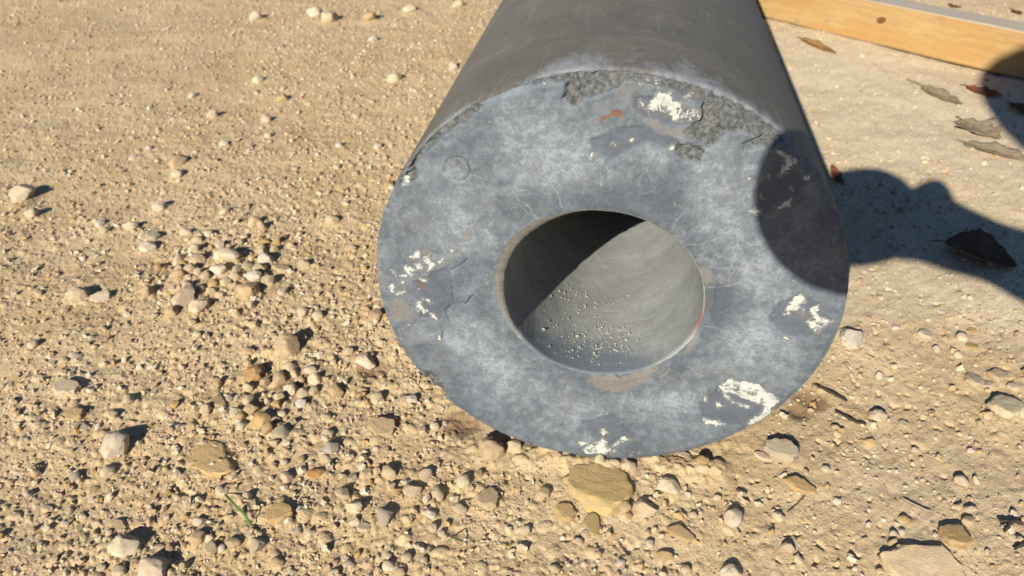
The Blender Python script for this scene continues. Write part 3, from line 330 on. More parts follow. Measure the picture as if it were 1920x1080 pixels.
# ------------------------------------------------------------------ small node language
def material(name, build):
    m = bpy.data.materials.new(name); m.use_nodes = True; t = m.node_tree
    b = t.nodes['Principled BSDF']; build(NB(t, b)); return m
class NB:
    def __init__(s, t, b): s.t = t; s.b = b
    def n(s, ty, **kw):
        nd = s.t.nodes.new(ty)
        for k, v in kw.items(): setattr(nd, k, v)
        return nd
    def put(s, sock, v):
        if v is None: return
        if hasattr(v, 'is_output'): s.t.links.new(v, sock)
        elif isinstance(v, (tuple, list)) and len(v) == 3 and sock.type == 'RGBA': sock.default_value = (*v, 1)
        else: sock.default_value = v
    def coord(s, kind='Object'): return s.n('ShaderNodeTexCoord').outputs[kind]
    def mapv(s, v, scale): m = s.n('ShaderNodeMapping'); s.put(m.inputs[0], v); m.inputs['Scale'].default_value = scale; return m.outputs[0]
    def noise(s, v, scale, detail=4, rough=.55, dist=0, col=False):
        d = s.n('ShaderNodeTexNoise'); s.put(d.inputs['Vector'], v); d.inputs['Scale'].default_value = scale; d.inputs['Detail'].default_value = detail
        d.inputs['Roughness'].default_value = rough; d.inputs['Distortion'].default_value = dist; return d.outputs[1 if col else 0]
    def voro(s, v, scale, feature='F1', out=0, rnd=1):
        d = s.n('ShaderNodeTexVoronoi', feature=feature); s.put(d.inputs['Vector'], v); d.inputs['Scale'].default_value = scale; d.inputs['Randomness'].default_value = rnd; return d.outputs[out]
    def m(s, op, a, b=0., c=0.):
        d = s.n('ShaderNodeMath', operation=op); s.put(d.inputs[0], a); s.put(d.inputs[1], b); s.put(d.inputs[2], c); return d.outputs[0]
    def ramp(s, x, lo, hi, a=0., b=1.):
        d = s.n('ShaderNodeMapRange', interpolation_type='SMOOTHSTEP'); s.put(d.inputs[0], x)
        for i, v in enumerate((lo, hi, a, b)): d.inputs[i + 1].default_value = v
        return d.outputs[0]
    def mix(s, f, a, b, mode='MIX'):
        d = s.n('ShaderNodeMix', data_type='RGBA', blend_type=mode); s.put(d.inputs[0], f); s.put(d.inputs[6], a); s.put(d.inputs[7], b); return d.outputs[2]
    def attr(s, name, out=2): d = s.n('ShaderNodeAttribute', attribute_name=name); return d.outputs[out]
    def bump(s, h, dist, strength=1., nrm=None):
        d = s.n('ShaderNodeBump'); s.put(d.inputs['Height'], h); d.inputs['Distance'].default_value = dist; d.inputs['Strength'].default_value = strength; s.put(d.inputs['Normal'], nrm); return d.outputs[0]
    def out(s, color, rough=.9, normal=None, spec=.25):
        s.put(s.b.inputs['Base Color'], color); s.put(s.b.inputs['Roughness'], rough); s.put(s.b.inputs['Normal'], normal); s.b.inputs['Specular IOR Level'].default_value = spec

# ------------------------------------------------------------------ object helpers
def make_mesh(name, V, F, mat=None, smooth=True, attrs=None):
    me = bpy.data.meshes.new(name); V = np.asarray(V, np.float32); F = np.asarray(F, np.int32)
    n, k = F.shape
    me.vertices.add(len(V)); me.vertices.foreach_set('co', V.ravel())
    me.loops.add(n * k); me.loops.foreach_set('vertex_index', F.ravel())
    me.polygons.add(n); me.polygons.foreach_set('loop_start', np.arange(0, n * k, k, dtype=np.int32)); me.polygons.foreach_set('loop_total', np.full(n, k, np.int32))
    me.polygons.foreach_set('use_smooth', np.full(n, smooth, bool))
    for an, av in (attrs or {}).items():
        av = np.asarray(av, np.float32)
        if av.ndim == 1: a = me.attributes.new(an, 'FLOAT', 'POINT'); a.data.foreach_set('value', av)
        else: a = me.attributes.new(an, 'FLOAT_COLOR', 'POINT'); a.data.foreach_set('color', np.c_[av, np.ones(len(av))].astype(np.float32).ravel())
    me.update(); me.validate()
    if mat: me.materials.append(mat)
    return me
def link(name, me, parent=None):
    o = bpy.data.objects.new(name, me); col.objects.link(o)
    if parent: o.parent = parent
    return o
def tag(o, label=None, cat=None, group=None, kind=None):
    for k, v in (('label', label), ('category', cat), ('group', group), ('kind', kind)):
        if v: o[k] = v
    return o
def empty(name, loc=(0, 0, 0)):
    o = bpy.data.objects.new(name, None); o.empty_display_size = .02; o.location = loc; col.objects.link(o); return o
def gridfaces(nr, nc, wrap=False):
    i = np.arange(nr - 1)[:, None]; j = np.arange(nc if wrap else nc - 1)[None, :]; j2 = (j + 1) % nc
    return np.stack([i * nc + j, i * nc + j2, (i + 1) * nc + j2, (i + 1) * nc + j], -1).reshape(-1, 4)

# ------------------------------------------------------------------ ground: one sheet, fine where it is seen, out to the horizon
ys = [-.165]
while ys[-1] < 1.75:
    y = ys[-1]; ys.append(y + .00094 * (math.hypot(y + .397, .44) / .5) ** 1.9)
st_ = np.r_[.0013 * 1.03 ** np.arange(80), .018 * 1.4 ** np.arange(26)]; near = list(-.165 - np.cumsum(st_)); far = list(ys[-1] + np.cumsum(.012 * 1.3 ** np.arange(30)))
Y = np.array(near[::-1] + ys + far)
NCOL = 900
yc = np.clip(Y, -.165, 1.75)
xl = -.398 - .782 * (yc + .146) - .03; xr = .271 + .36 * (yc + .068) + .03
u = np.linspace(0, 1, NCOL); ext = np.cumsum(np.r_[.0012 * 1.028 ** np.arange(110), .03 * 1.45 ** np.arange(20)])
Uu = np.r_[-ext[::-1], u, 1 + ext]
X = xl[:, None] + (xr - xl)[:, None] * Uu[None, :]; YY = np.repeat(Y[:, None], len(Uu), 1)
x, y = X.ravel(), YY.ravel()
rad = np.hypot(x, y); vis = rad < 3
z = np.zeros_like(x); z[vis] = ground_h(x[vis], y[vis]); z[~vis] = .02 * fbm(x[~vis] / 3, y[~vis] / 3, 5, 3)
z *= 1 - .8 * sstep(2.2, 3, rad) * (rad < 3)
dens = np.where(vis, 0, .3); dens[vis] = density(x[vis], y[vis])
pale = sstep(.34, .05, dens) * sstep(-.1, .25, x + .15 * y)
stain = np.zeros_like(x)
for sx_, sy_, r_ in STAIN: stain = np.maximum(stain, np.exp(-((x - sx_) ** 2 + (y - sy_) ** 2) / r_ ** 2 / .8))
def b_ground(s):
    p = s.coord(); d = s.attr('dens'); pale = s.attr('pale'); st = s.attr('stain')
    big = s.noise(p, 5, 5, .6); mid = s.noise(p, 38, 5, .6); fine = s.noise(p, 520, 3, .65); grain = s.voro(p, 620, 'F1', 1)
    c = s.mix(s.ramp(big, .35, .65), (.435, .311, .158), (.475, .354, .196))
    c = s.mix(s.m('MULTIPLY', s.ramp(mid, .45, .72), .55), c, (.50, .375, .225))
    c = s.mix(s.m('MULTIPLY', s.ramp(s.noise(p, 17, 4, .6), .55, .75), .5), c, (.41, .275, .135))
    c = s.mix(s.m('MULTIPLY', pale, .85), c, (.59, .485, .325))
    c = s.mix(s.m('MULTIPLY', s.ramp(s.noise(p, 60, 4, .65, .5), .52, .7), .45), c, (.47, .325, .17)); c = s.mix(s.m('MULTIPLY', s.ramp(s.noise(p, 95, 4, .65), .56, .74), .4), c, (.56, .47, .34)); g = s.n('ShaderNodeSeparateColor'); s.put(g.inputs[0], grain)
    c = s.mix(s.ramp(g.outputs[0], .86, .98, 0, .22), c, (.54, .43, .29))
    c = s.mix(s.ramp(g.outputs[1], .86, .97, 0, .5), c, (.30, .18, .08))
    c = s.mix(s.ramp(g.outputs[2], .955, .985, 0, .6), c, (.16, .13, .10))
    c = s.mix(.55, c, s.mix(fine, (.55, .55, .55), (1.45, 1.45, 1.45)), 'MULTIPLY')
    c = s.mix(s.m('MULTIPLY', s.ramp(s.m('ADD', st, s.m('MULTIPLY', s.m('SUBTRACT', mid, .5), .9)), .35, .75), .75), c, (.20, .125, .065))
    nrm = s.bump(fine, .0009, .9, s.bump(s.noise(p, 1500, 2, .6), .0003, .7))
    s.out(c, .95, nrm, .12)
M_ground = material('packed_limestone_dirt', b_ground)
g = link('ground', make_mesh('ground', np.c_[x, y, z], gridfaces(len(Y), len(Uu)), M_ground, True, dict(dens=dens, pale=pale, stain=stain)))
tag(g, 'packed tan limestone dirt with grit and gravel', kind='structure')

# ------------------------------------------------------------------ the hollow cylinder
def poly_sd(px, py, poly):
    "signed distance to a polygon, positive inside"
    P = np.array(poly); d = np.full(px.shape, 9.); inside = np.zeros(px.shape, bool)
    for i in range(len(P)):
        a = P[i]; b = P[(i + 1) % len(P)]; e = b - a
        t = np.clip(((px - a[0]) * e[0] + (py - a[1]) * e[1]) / max(1e-12, e @ e), 0, 1)
        d = np.minimum(d, np.hypot(px - a[0] - t * e[0], py - a[1] - t * e[1]))
        c = ((a[1] > py) != (b[1] > py)) & (px < (b[0] - a[0]) * (py - a[1]) / ((b[1] - a[1]) or 1e-12) + a[0]); inside ^= c
    return np.where(inside, d, -d)
def line_d(px, py, pts):
    d = np.full(px.shape, 9.)
    for a, b in zip(pts[:-1], pts[1:]):
        a = np.array(a); e = np.array(b) - a; t = np.clip(((px - a[0]) * e[0] + (py - a[1]) * e[1]) / max(1e-12, e @ e), 0, 1)
        d = np.minimum(d, np.hypot(px - a[0] - t * e[0], py - a[1] - t * e[1]))
    return d
def field(px, py, polys, soft, dist=False):
    out = np.full(px.shape, -1.)
    for P in polys:
        A = np.array(P); lo = A.min(0) - .012; hi = A.max(0) + .012
        k = np.where((px > lo[0]) & (px < hi[0]) & (py > lo[1]) & (py < hi[1]))[0]
        if len(k): out[k] = np.maximum(out[k], np.clip((-line_d(px[k], py[k], P) if dist else poly_sd(px[k], py[k], P)) / soft, -1, 1))
    return out
NT, NR_ = 1640, 128
th = np.linspace(0, 2 * np.pi, NT, endpoint=False)
def ang(a, c, wd): return np.exp(-(((a - c + np.pi) % (2 * np.pi) - np.pi) / wd) ** 2)
circle = np.c_[np.cos(th), np.sin(th)]
def n1(k, seed): return fbm(np.cos(th) * k + 7, np.sin(th) * k + 3, seed, 4, .6)
# the lip of the bore: wide and worn at the upper left, nearly sharp elsewhere
lip = .0007 + .0066 * ang(th, math.radians(150), .75) * (1 + .35 * n1(6, 4)) + .0010 * ang(th, math.radians(335), .4) + .0007 * np.abs(n1(14, 8))
rin = RB + lip + .0007 * n1(18, 9)
rout = R - .0012 - .0009 * np.abs(n1(26, 2)) - .0035 * sstep(.25, .6, n1(9, 33)) * ang(th, math.radians(-22), .25) - .0018 * ang(th, math.radians(62), .5) * np.abs(n1(20, 6)) * 2
tt = np.linspace(0, 1, NR_)[:, None]
rr = rin[None, :] * (1 - tt) + rout[None, :] * tt
fu = (rr * circle[None, :, 0]).ravel(); fv = (rr * circle[None, :, 1]).ravel()
wob = .0009
wu = fu + wob * gn(fu / .004, fv / .004, 61) + .0016 * gn(fu / .012, fv / .012, 63); wv = fv + wob * gn(fu / .004, fv / .004, 62) + .0016 * gn(fu / .012, fv / .012, 64)
A_white = field(wu * .5 + fu * .5, wv * .5 + fv * .5, WHITE, .003); A_rust = field(wu, wv, RUST, .003); A_dark = field(wu, wv, DARK, .005); A_dust = field(wu, wv, DUST, .006)
A_chip = field(wu, wv, CHIP, .004); A_vein = field(wu, wv, VEIN, .0022, True); A_crack = field(wu * .4 + fu * .6, wv * .4 + fv * .6, CRACK, .0012, True)
fr = rr.ravel(); ringn = np.exp(-((fr - .082) / .012) ** 2)
cloud = sum(.8 * q[3] * np.exp(-((fu - q[0]) ** 2 + (fv - q[1]) ** 2) / q[2] ** 2) for q in FROST) + .40 * fbm(fu / .055, fv / .055, 71, 5, .6) + .16 * np.exp(-((fr - .103) / .018) ** 2) - .28 * np.exp(-((fr - RB - .008) / .012) ** 2) - .18 * sstep(.125, .15, fr)
chipm = sstep(-.25, .35, A_chip)
depth = .0003 * fbm(fu / .03, fv / .03, 81, 4) + .00012 * fbm(fu / .004, fv / .004, 82, 3)
depth = depth + chipm * (.0020 + .0020 * fbm(fu / .014, fv / .014, 83, 3) + .0007 * fbm(fu / .0032, fv / .0032, 84, 3, .7) + .0016 * sstep(.12, .15, fr))
depth = depth + .0007 * sstep(-.2, .4, A_dark) + .0014 * sstep(-.6, -.1, A_crack) - .0002 * sstep(-.2, .2, A_white)
cd_ = np.hypot(fu - CIRC[0], fv - CIRC[1]); cr = .0078
depth = depth + .0013 * np.exp(-((cd_ - cr) / .0006) ** 2) * (.4 + .6 * (fu > CIRC[0])) + np.where(cd_ < cr, .0006 * fbm(fu / .003, fv / .003, 85, 3) + .0003, 0)
depth = depth + .0012 * sstep(R - .006, R - .0008, fr) + .0008 * sstep(rin.max() * 0 + RB + .006, RB, fr)
V = np.c_[fu, depth, fv + R]
def b_lead(s):
    p = s.coord(); cl = s.attr('cloud')
    n1_ = s.noise(p, 22, 6, .62, .6); n2 = s.noise(p, 85, 6, .65, .4); n3 = s.noise(p, 420, 4, .7); spk = s.noise(p, 900, 2, .7)
    n4 = s.noise(p, 190, 5, .72, .3); k = s.m('ADD', s.m('MULTIPLY', cl, .95), s.m('ADD', s.m('MULTIPLY', s.m('SUBTRACT', n1_, .5), 1.1), s.m('ADD', s.m('ADD', s.m('MULTIPLY', s.m('SUBTRACT', n2, .5), 1.0), s.ramp(n2, .40, .60, -.12, .12)), s.m('MULTIPLY', s.m('SUBTRACT', n4, .5), 1.1))))
    c = s.mix(s.ramp(k, -.62, .62), (.072, .083, .094), (.146, .163, .177))
    c = s.mix(s.m('MULTIPLY', s.ramp(s.m('ADD', k, s.m('MULTIPLY', s.m('SUBTRACT', n3, .5), 1.1)), .2, 1.0), .75), c, (.235, .258, .276))
    sa = s.noise(s.mapv(p, (1.2, 1, .12)), 260, 3, .6); sb_ = s.noise(s.mapv(p, (.13, 1, 1.1)), 240, 3, .6); c = s.mix(s.m('MULTIPLY', s.m('MAXIMUM', s.ramp(sa, .64, .72), s.ramp(sb_, .64, .72)), s.ramp(n1_, .42, .62, 0, .35)), c, (.26, .27, .275)); c = s.mix(s.m('MULTIPLY', s.ramp(n4, .62, .72), .4), c, (.055, .062, .072))
    c = s.mix(.75, c, s.mix(n3, (.55, .55, .55), (1.45, 1.45, 1.45)), 'MULTIPLY')
    warm = s.m('MULTIPLY', s.ramp(s.noise(p, 30, 5, .65, .5), .54, .72), .5)
    c = s.mix(warm, c, (.15, .135, .112))
    # hair-fine pale crazing that fades in and out
    pd = s.n('ShaderNodeMix', data_type='VECTOR'); pd.inputs[0].default_value = .022; s.put(pd.inputs[4], p); s.put(pd.inputs[5], s.noise(p, 60, 4, .6, col=True))
    cz = s.m('MULTIPLY', s.ramp(s.voro(pd.outputs[1], 95, 'DISTANCE_TO_EDGE'), .0, .11, 1, 0), s.ramp(s.noise(p, 14, 3),   .5, .66))
    cz2 = s.m('MULTIPLY', s.ramp(s.voro(pd.outputs[1], 30, 'DISTANCE_TO_EDGE'), .0, .016, 1, 0), s.ramp(s.noise(p, 18, 3), .6, .7))
    c = s.mix(s.m('MULTIPLY', s.m('MAXIMUM', cz, cz2), .27), c, (.30, .305, .30))
    dk = s.ramp(s.m('ADD', s.attr('dark'), s.m('MULTIPLY', s.m('SUBTRACT', n2, .5), 1.2)), -.35, .45)
    c = s.mix(s.m('MULTIPLY', dk, .72), c, s.mix(s.noise(s.mapv(p, (1, 1, 3.5)), 60, 4, .6), (.052, .061, .077), (.088, .099, .115)))
    ds = s.ramp(s.m('ADD', s.attr('dust'), s.m('MULTIPLY', s.m('SUBTRACT', n2, .5), 2.2)), -.2, .45)
    c = s.mix(s.m('MULTIPLY', ds, .8), c, s.mix(n3, (.125, .112, .092), (.19, .172, .145)))
    ch = s.ramp(s.m('ADD', s.attr('chip'), s.m('MULTIPLY', s.m('SUBTRACT', n2, .5), 1.2)), -.2, .25)
    c = s.mix(s.m('MULTIPLY', ch, .9), c, s.mix(s.ramp(s.noise(p, 330, 4, .75), .35, .68), (.050, .053, .049), (.17, .167, .15)))
    c = s.mix(s.m('MULTIPLY', s.ramp(s.m('ADD', s.attr('vein'), s.m('MULTIPLY', n3, .55)), .02, .38), .5), c, (.31, .315, .31))
    c = s.mix(s.ramp(s.m('ADD', s.attr('crack'), s.m('MULTIPLY', s.m('SUBTRACT', n2, .5), 1.6)), -.6, 0, 0, .7), c, (.045, .045, .05))
    c = s.mix(s.ramp(spk, .33, .25), c, (.045, .048, .052))
    c = s.mix(s.m('MULTIPLY', s.ramp(s.noise(p, 260, 2, .6), .73, .76), .6), c, (.36, .36, .34))
    ru = s.ramp(s.m('ADD', s.attr('rust'), s.m('MULTIPLY', s.m('SUBTRACT', n3, .5), 1.3)), -.15, .35)
    c = s.mix(s.m('MULTIPLY', ru, .9), c, s.mix(n3, (.10, .046, .024), (.20, .088, .04)))
    halo = s.m('MULTIPLY', s.ramp(s.attr('white'), -1.0, -.1), .45)
    c = s.mix(halo, c, (.15, .138, .115))
    fl = s.m('ADD', s.m('MULTIPLY', s.m('SUBTRACT', s.m('ADD', s.m('MULTIPLY', s.noise(s.mapv(p, (1, 1, 1)), 230, 5, .7, 1.4), .6), s.m('MULTIPLY', s.noise(p, 70, 3, .6, .8), .4)), .5), 6.4), s.m('MINIMUM', s.attr('white'), .36))
    wh = s.m('MULTIPLY', s.ramp(fl, -.05, .22), s.ramp(n2, .30, .46, .25, 1)); c = s.mix(s.m('MULTIPLY', s.ramp(fl, -1.1, -.3), .3), c, (.05, .055, .062)); c = s.mix(s.m('MULTIPLY', s.ramp(fl, -.55, .05), s.ramp(n4, .42, .6, .1, .6)), c, (.25, .25, .235))
    c = s.mix(s.m('MULTIPLY', wh, .95), c, s.mix(n3, (.36, .36, .315), (.47, .47, .42)))
    rough = s.ramp(k, -.8, .8, .5, .72)
    nrm = s.bump(n3, .0003, .55, s.bump(wh, .0004, .6, s.bump(s.m('MULTIPLY', ch, s.noise(p, 500, 4, .75)), .0018, .9)))
    s.out(c, rough, nrm, .25)
M_face = material('weathered_grey_end', b_lead)
root = empty('hollow_cylinder', (0, 0, 0))
tag(root, 'thick walled grey cylinder lying on the dirt with its bored end facing out', 'cylinder')
order = gridfaces(NR_, NT, True)[:, ::-1]
face = link('end_face', make_mesh('end_face', V, order, M_face, True, dict(cloud=cloud, white=A_white, rust=A_rust, dark=A_dark, dust=A_dust, chip=A_chip, vein=A_vein, crack=A_crack)), root)
# shell: from the worn edge of the face back along the axis
NT2 = 820; LEN = 1.16
th2 = np.linspace(0, 2 * np.pi, NT2, endpoint=False)
edge_d = depth.reshape(NR_, NT)[-1, ::2]; edge_r = rout[::2]
ysh = np.r_[0, .0012, .003, .006, .010, .015, np.linspace(.022, .2, 40), np.linspace(.22, LEN, 30)]
rows = []
for i, yy in enumerate(ysh):
    b = math.exp(-(yy / .006) ** 2); wear = .0008 * fbm(np.cos(th2) * 14 + yy * 30, np.sin(th2) * 14, 44, 3) * math.exp(-(yy / .03))
    r2 = edge_r * b + R * (1 - b) + (wear - .0004 if i else 0) * (1 if i > 1 else .4)
    rows.append(np.c_[r2 * np.cos(th2), np.maximum(edge_d * b + yy, 0), r2 * np.sin(th2) + R])
Vs = np.concatenate(rows); tip = np.repeat(ysh, NT2); tha = np.tile(th2, len(ysh))
scr = np.exp(-(tip / .028) ** 1.4) * (ang(tha, math.radians(97), .16) + .9 * ang(tha, math.radians(72), .2) + .6 * ang(tha, math.radians(128), .22) + .5 * ang(tha, math.radians(52), .22) + .25)
def b_shell(s):
    p = s.coord(); n = s.noise(p, 26, 5, .6); f = s.noise(p, 480, 4, .7); ln = s.noise(s.mapv(p, (1, 9, 1)), 14, 4, .6)
    c = s.mix(s.ramp(n, .3, .7), (.112, .094, .066), (.150, .134, .102))
    c = s.mix(s.ramp(ln, .35, .7, 0, .5), c, (.102, .100, .086))
    c = s.mix(.9, c, s.mix(f, (.45, .45, .45), (1.55, 1.55, 1.55)), 'MULTIPLY')
    c = s.mix(s.ramp(s.noise(p, 9, 5, .65), .5, .7, 0, .5), c, (.165, .145, .11)); c = s.mix(s.ramp(s.noise(s.mapv(p, (3, .25, 3)), 60, 4, .65, .4), .6, .75, 0, .4), c, (.19, .185, .165)); c = s.mix(s.ramp(s.noise(p, 140, 4, .7), .6, .72, 0, .4), c, (.075, .072, .062))
    k = s.ramp(s.m('ADD', s.attr('scrape'), s.m('MULTIPLY', s.m('SUBTRACT', s.noise(s.mapv(p, (1.2, .5, 1.2)), 90, 6, .7, .5), .5), 1.9)), .3, .9)
    c = s.mix(s.m('MULTIPLY', k, .8), c, s.mix(f, (.17, .175, .18), (.30, .305, .305)))
    c = s.mix(s.ramp(s.noise(p, 300, 2, .5), .74, .77, 0, .6), c, (.45, .44, .40))
    s.out(c, s.ramp(n, .3, .7, .62, .78), s.bump(f, .0005, .7, s.bump(s.noise(p, 90, 4, .6), .0008, .35)), .22)
M_shell = material('dull_grey_shell', b_shell)
link('outer_shell', make_mesh('outer_shell', Vs, gridfaces(len(ysh), NT2, True), M_shell, True, dict(scrape=scr)), root)
# bore: lip bevel, then the wall, then the far end ring
yb = np.r_[0, .0015, .0035, .006, .0085, np.linspace(.012, .3, 90), np.linspace(.32, LEN, 16)]
in_d = depth.reshape(NR_, NT)[0, ::2]; in_r = rin[::2]; lip2 = lip[::2]
rows = []
for yy in yb:
    s_ = np.clip(yy / (.4 * lip2 + .0012), 0, 1); s_ = s_ ** 1.4
    r2 = in_r * (1 - s_) + (RB + .0004 * fbm(np.cos(th2) * 3 + yy * 20, np.sin(th2) * 3, 91, 3) + .00018 * fbm(np.cos(th2) * 30 + yy * 250, np.sin(th2) * 30, 92, 2)) * s_
    rows.append(np.c_[r2 * np.cos(th2), in_d * (1 - s_) + yy, r2 * np.sin(th2) + R])
Vb = np.concatenate(rows); by = np.repeat(yb, NT2); bt = np.tile(th2, len(yb))
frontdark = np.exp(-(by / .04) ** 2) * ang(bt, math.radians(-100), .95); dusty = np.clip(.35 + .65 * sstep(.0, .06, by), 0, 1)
lipm = sstep(.008, .002, by) * np.clip(1.3 * ang(bt, math.radians(150), .8), 0, 1); rustl = sstep(.006, .002, by) * ang(bt, math.radians(-12), .16)
def b_bore(s):
    p = s.coord(); f = s.noise(p, 420, 4, .7); n = s.noise(p, 30, 5, .6); ring = s.noise(s.mapv(p, (.8, 3.2, .8)), 20, 7, .75, 1.6); n2 = s.noise(p, 95, 5, .65)
    c = s.mix(s.ramp(n, .3, .7), (.195, .198, .186), (.25, .252, .23))
    c = s.mix(s.ramp(ring, .45, .72, 0, .45), c, (.30, .31, .295))
    c = s.mix(s.ramp(ring, .5, .25, 0, .3), c, (.15, .155, .15))
    fs = s.noise(s.mapv(p, (1.6, 17, 1.6)), 16, 5, .7, 2.2); c = s.mix(s.ramp(fs, .56, .74, 0, .55), c, (.36, .36, .335)); c = s.mix(s.ramp(fs, .42, .28, 0, .45), c, (.15, .148, .13)); c = s.mix(s.ramp(n2, .55, .75, 0, .4), c, (.27, .24, .19))
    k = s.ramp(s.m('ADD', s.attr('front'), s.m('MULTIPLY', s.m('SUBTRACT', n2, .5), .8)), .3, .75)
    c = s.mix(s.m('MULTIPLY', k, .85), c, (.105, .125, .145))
    c = s.mix(.7, c, s.mix(f, (.6, .6, .6), (1.4, 1.4, 1.4)), 'MULTIPLY')
    c = s.mix(s.attr('lip'), c, s.mix(f, (.15, .138, .115), (.26, .24, .20)))
    c = s.mix(s.m('MULTIPLY', s.attr('rustl'), .9), c, (.16, .082, .048))
    s.out(c, .75, s.bump(f, .0003, .6, s.bump(ring, .0006, .4)), .3)
M_bore = material('dusty_bore', b_bore)
link('bore_wall', make_mesh('bore_wall', Vb, gridfaces(len(yb), NT2, True)[:, ::-1], M_bore, True, dict(front=frontdark, lip=lipm, rustl=rustl)), root)
# crumbs of dried dirt stuck to the floor of the bore
nc_ = 1300; cy_ = .010 + .085 * rng.random(nc_) ** 1.3; ca_ = math.radians(-104) + .42 * rng.standard_normal(nc_) * (.5 + 3 * cy_) + .25 * np.sin(cy_ * 40); kp_ = (fbm(ca_ * 3, cy_ * 40, 95, 2) > -.06 + .12 * rng.standard_normal(nc_)) & (np.abs(ca_ + 1.6) < 1.2); cy_ = cy_[kp_]; ca_ = ca_[kp_]; nc_ = len(ca_)
def ico(sub):
    bm = bmesh.new(); bmesh.ops.create_icosphere(bm, subdivisions=sub, radius=1); v = np.array([q.co[:] for q in bm.verts]); f = np.array([[q.index for q in p.verts] for p in bm.faces]); bm.free(); return v, f
bv_, bf_ = ico(1); cs_ = .0002 + .0009 * rng.random(nc_) ** 2.8
Pc = bv_[None] * (1 + .3 * rng.standard_normal((nc_, 12, 1))) * cs_[:, None, None] * rng.uniform(.5, 1.3, (nc_, 1, 3))
Pc[..., 0] += ((RB - cs_ * .3) * np.cos(ca_))[:, None]; Pc[..., 1] += cy_[:, None]; Pc[..., 2] += ((RB - cs_ * .3) * np.sin(ca_) + R)[:, None]
M_crumb = material('dried_dirt', lambda s: s.out(s.mix(s.noise(s.coord(), 300, 3), (.21, .202, .178), (.31, .295, .255)), .95, None, .1))
tag(link('dirt_crumbs', make_mesh('dirt_crumbs', Pc.reshape(-1, 3), (bf_[None] + (np.arange(nc_) * 12)[:, None, None]).reshape(-1, 3), M_crumb, False), root), kind='stuff')
# closing ring at the far end
q = np.linspace(0, 2 * np.pi, 120, endpoint=False); ring = np.concatenate([np.c_[RB * np.cos(q), 0 * q + LEN, RB * np.sin(q) + R], np.c_[R * np.cos(q), 0 * q + LEN, R * np.sin(q) + R]])
link('back_face', make_mesh('back_face', ring, gridfaces(2, 120, True), M_shell, False), root)

# ------------------------------------------------------------------ stones
def proto(shape, sub, seed):
    bm = bmesh.new(); bmesh.ops.create_icosphere(bm, subdivisions=sub, radius=1); r = random.Random(seed); off = Vector((r.uniform(0, 90), r.uniform(0, 90), r.uniform(0, 90)))
    planes = []
    for _ in range({'r': 6, 'a': 12, 'f': 9}[shape]):
        d = Vector((r.gauss(0, 1), r.gauss(0, 1), r.gauss(0, .8))).normalized(); planes.append((d, r.uniform(.62, .86) if shape == 'a' else r.uniform(.72, .9)))
    if shape == 'f': planes.append((Vector((r.uniform(-.15, .15), r.uniform(-.15, .15), 1)).normalized(), .45))
    for v in bm.verts:
        c = v.co.copy(); k = 1 + (.22 if shape == 'r' else .26) * mnoise.noise(c * 1.1 + off) + .11 * mnoise.noise(c * 2.6 + off)
        c *= k
        for d, h in planes:
            e = c.dot(d) - h
            if e > 0: c -= d * e * .93
        c *= 1 + (.05 if shape != 'f' else (.13 if sub > 3 else .07)) * mnoise.noise(c * (6 if shape != 'f' else 4.2) + off) + .03 * mnoise.noise(c * 13 + off)
        v.co = c
    lo = [min(v.co[i] for v in bm.verts) for i in range(3)]; hi = [max(v.co[i] for v in bm.verts) for i in range(3)]
    for v in bm.verts:
        for i in range(3): v.co[i] = (v.co[i] - (lo[i] + hi[i]) / 2) / (hi[i] - lo[i])
    me = bpy.data.meshes.new('stone'); bm.to_mesh(me); bm.free()
    me.polygons.foreach_set('use_smooth', [True] * len(me.polygons)); me.set_sharp_from_angle(angle=math.radians(38)); return me
def b_stone(s):
    p = s.coord(); oi = s.n('ShaderNodeObjectInfo'); base = oi.outputs['Color']
    pw = s.n('ShaderNodeVectorMath', operation='ADD'); s.put(pw.inputs[0], p); cb = s.n('ShaderNodeCombineXYZ'); s.put(cb.inputs[0], s.m('MULTIPLY', oi.outputs['Random'], 50)); s.put(pw.inputs[1], cb.outputs[0]); p = pw.outputs[0]
    n = s.noise(p, 2.6, 5, .62); f = s.noise(p, 22, 4, .7); f2 = s.noise(p, 60, 2, .7)
    dd_ = s.noise(s.coord('Generated'), 3.2, 5, .65); c = s.mix(s.ramp(n, .4, .66, 0, .55), base, (.42, .305, .165)); c = s.mix(s.ramp(dd_, .5, .62, 0, .4), c, (.39, .28, .155))
    c = s.mix(.8, c, s.mix(f, (.58, .56, .53), (1.36, 1.36, 1.36)), 'MULTIPLY')
    c = s.mix(s.ramp(f2, .33, .24, 0, .55), c, (.17, .12, .07))
    s.out(c, .92, s.bump(f, .0008, .7, s.bump(f2, .0005, .7)), .15)
M_stone = material('dusty_stone', b_stone)
COLOURS = {'c': (.555, .45, .31), 'w': (.61, .53, .42), 'p': (.475, .37, .235), 't': (.42, .30, .17), 'o': (.40, .262, .11), 'b': (.29, .145, .05), 'g': (.34, .295, .225)}
PROTO = {}
for sh in 'raf':
    for big in (0, 1):
        PROTO[sh, big] = [proto(sh, 4 if big else 3, hash((sh, big, i)) if False else ord(sh) * 100 + big * 50 + i) for i in range(7 if big else 6)]
        for me in PROTO[sh, big]: me.materials.append(M_stone)
GROUP = 'stones and pebbles lying on the dirt'
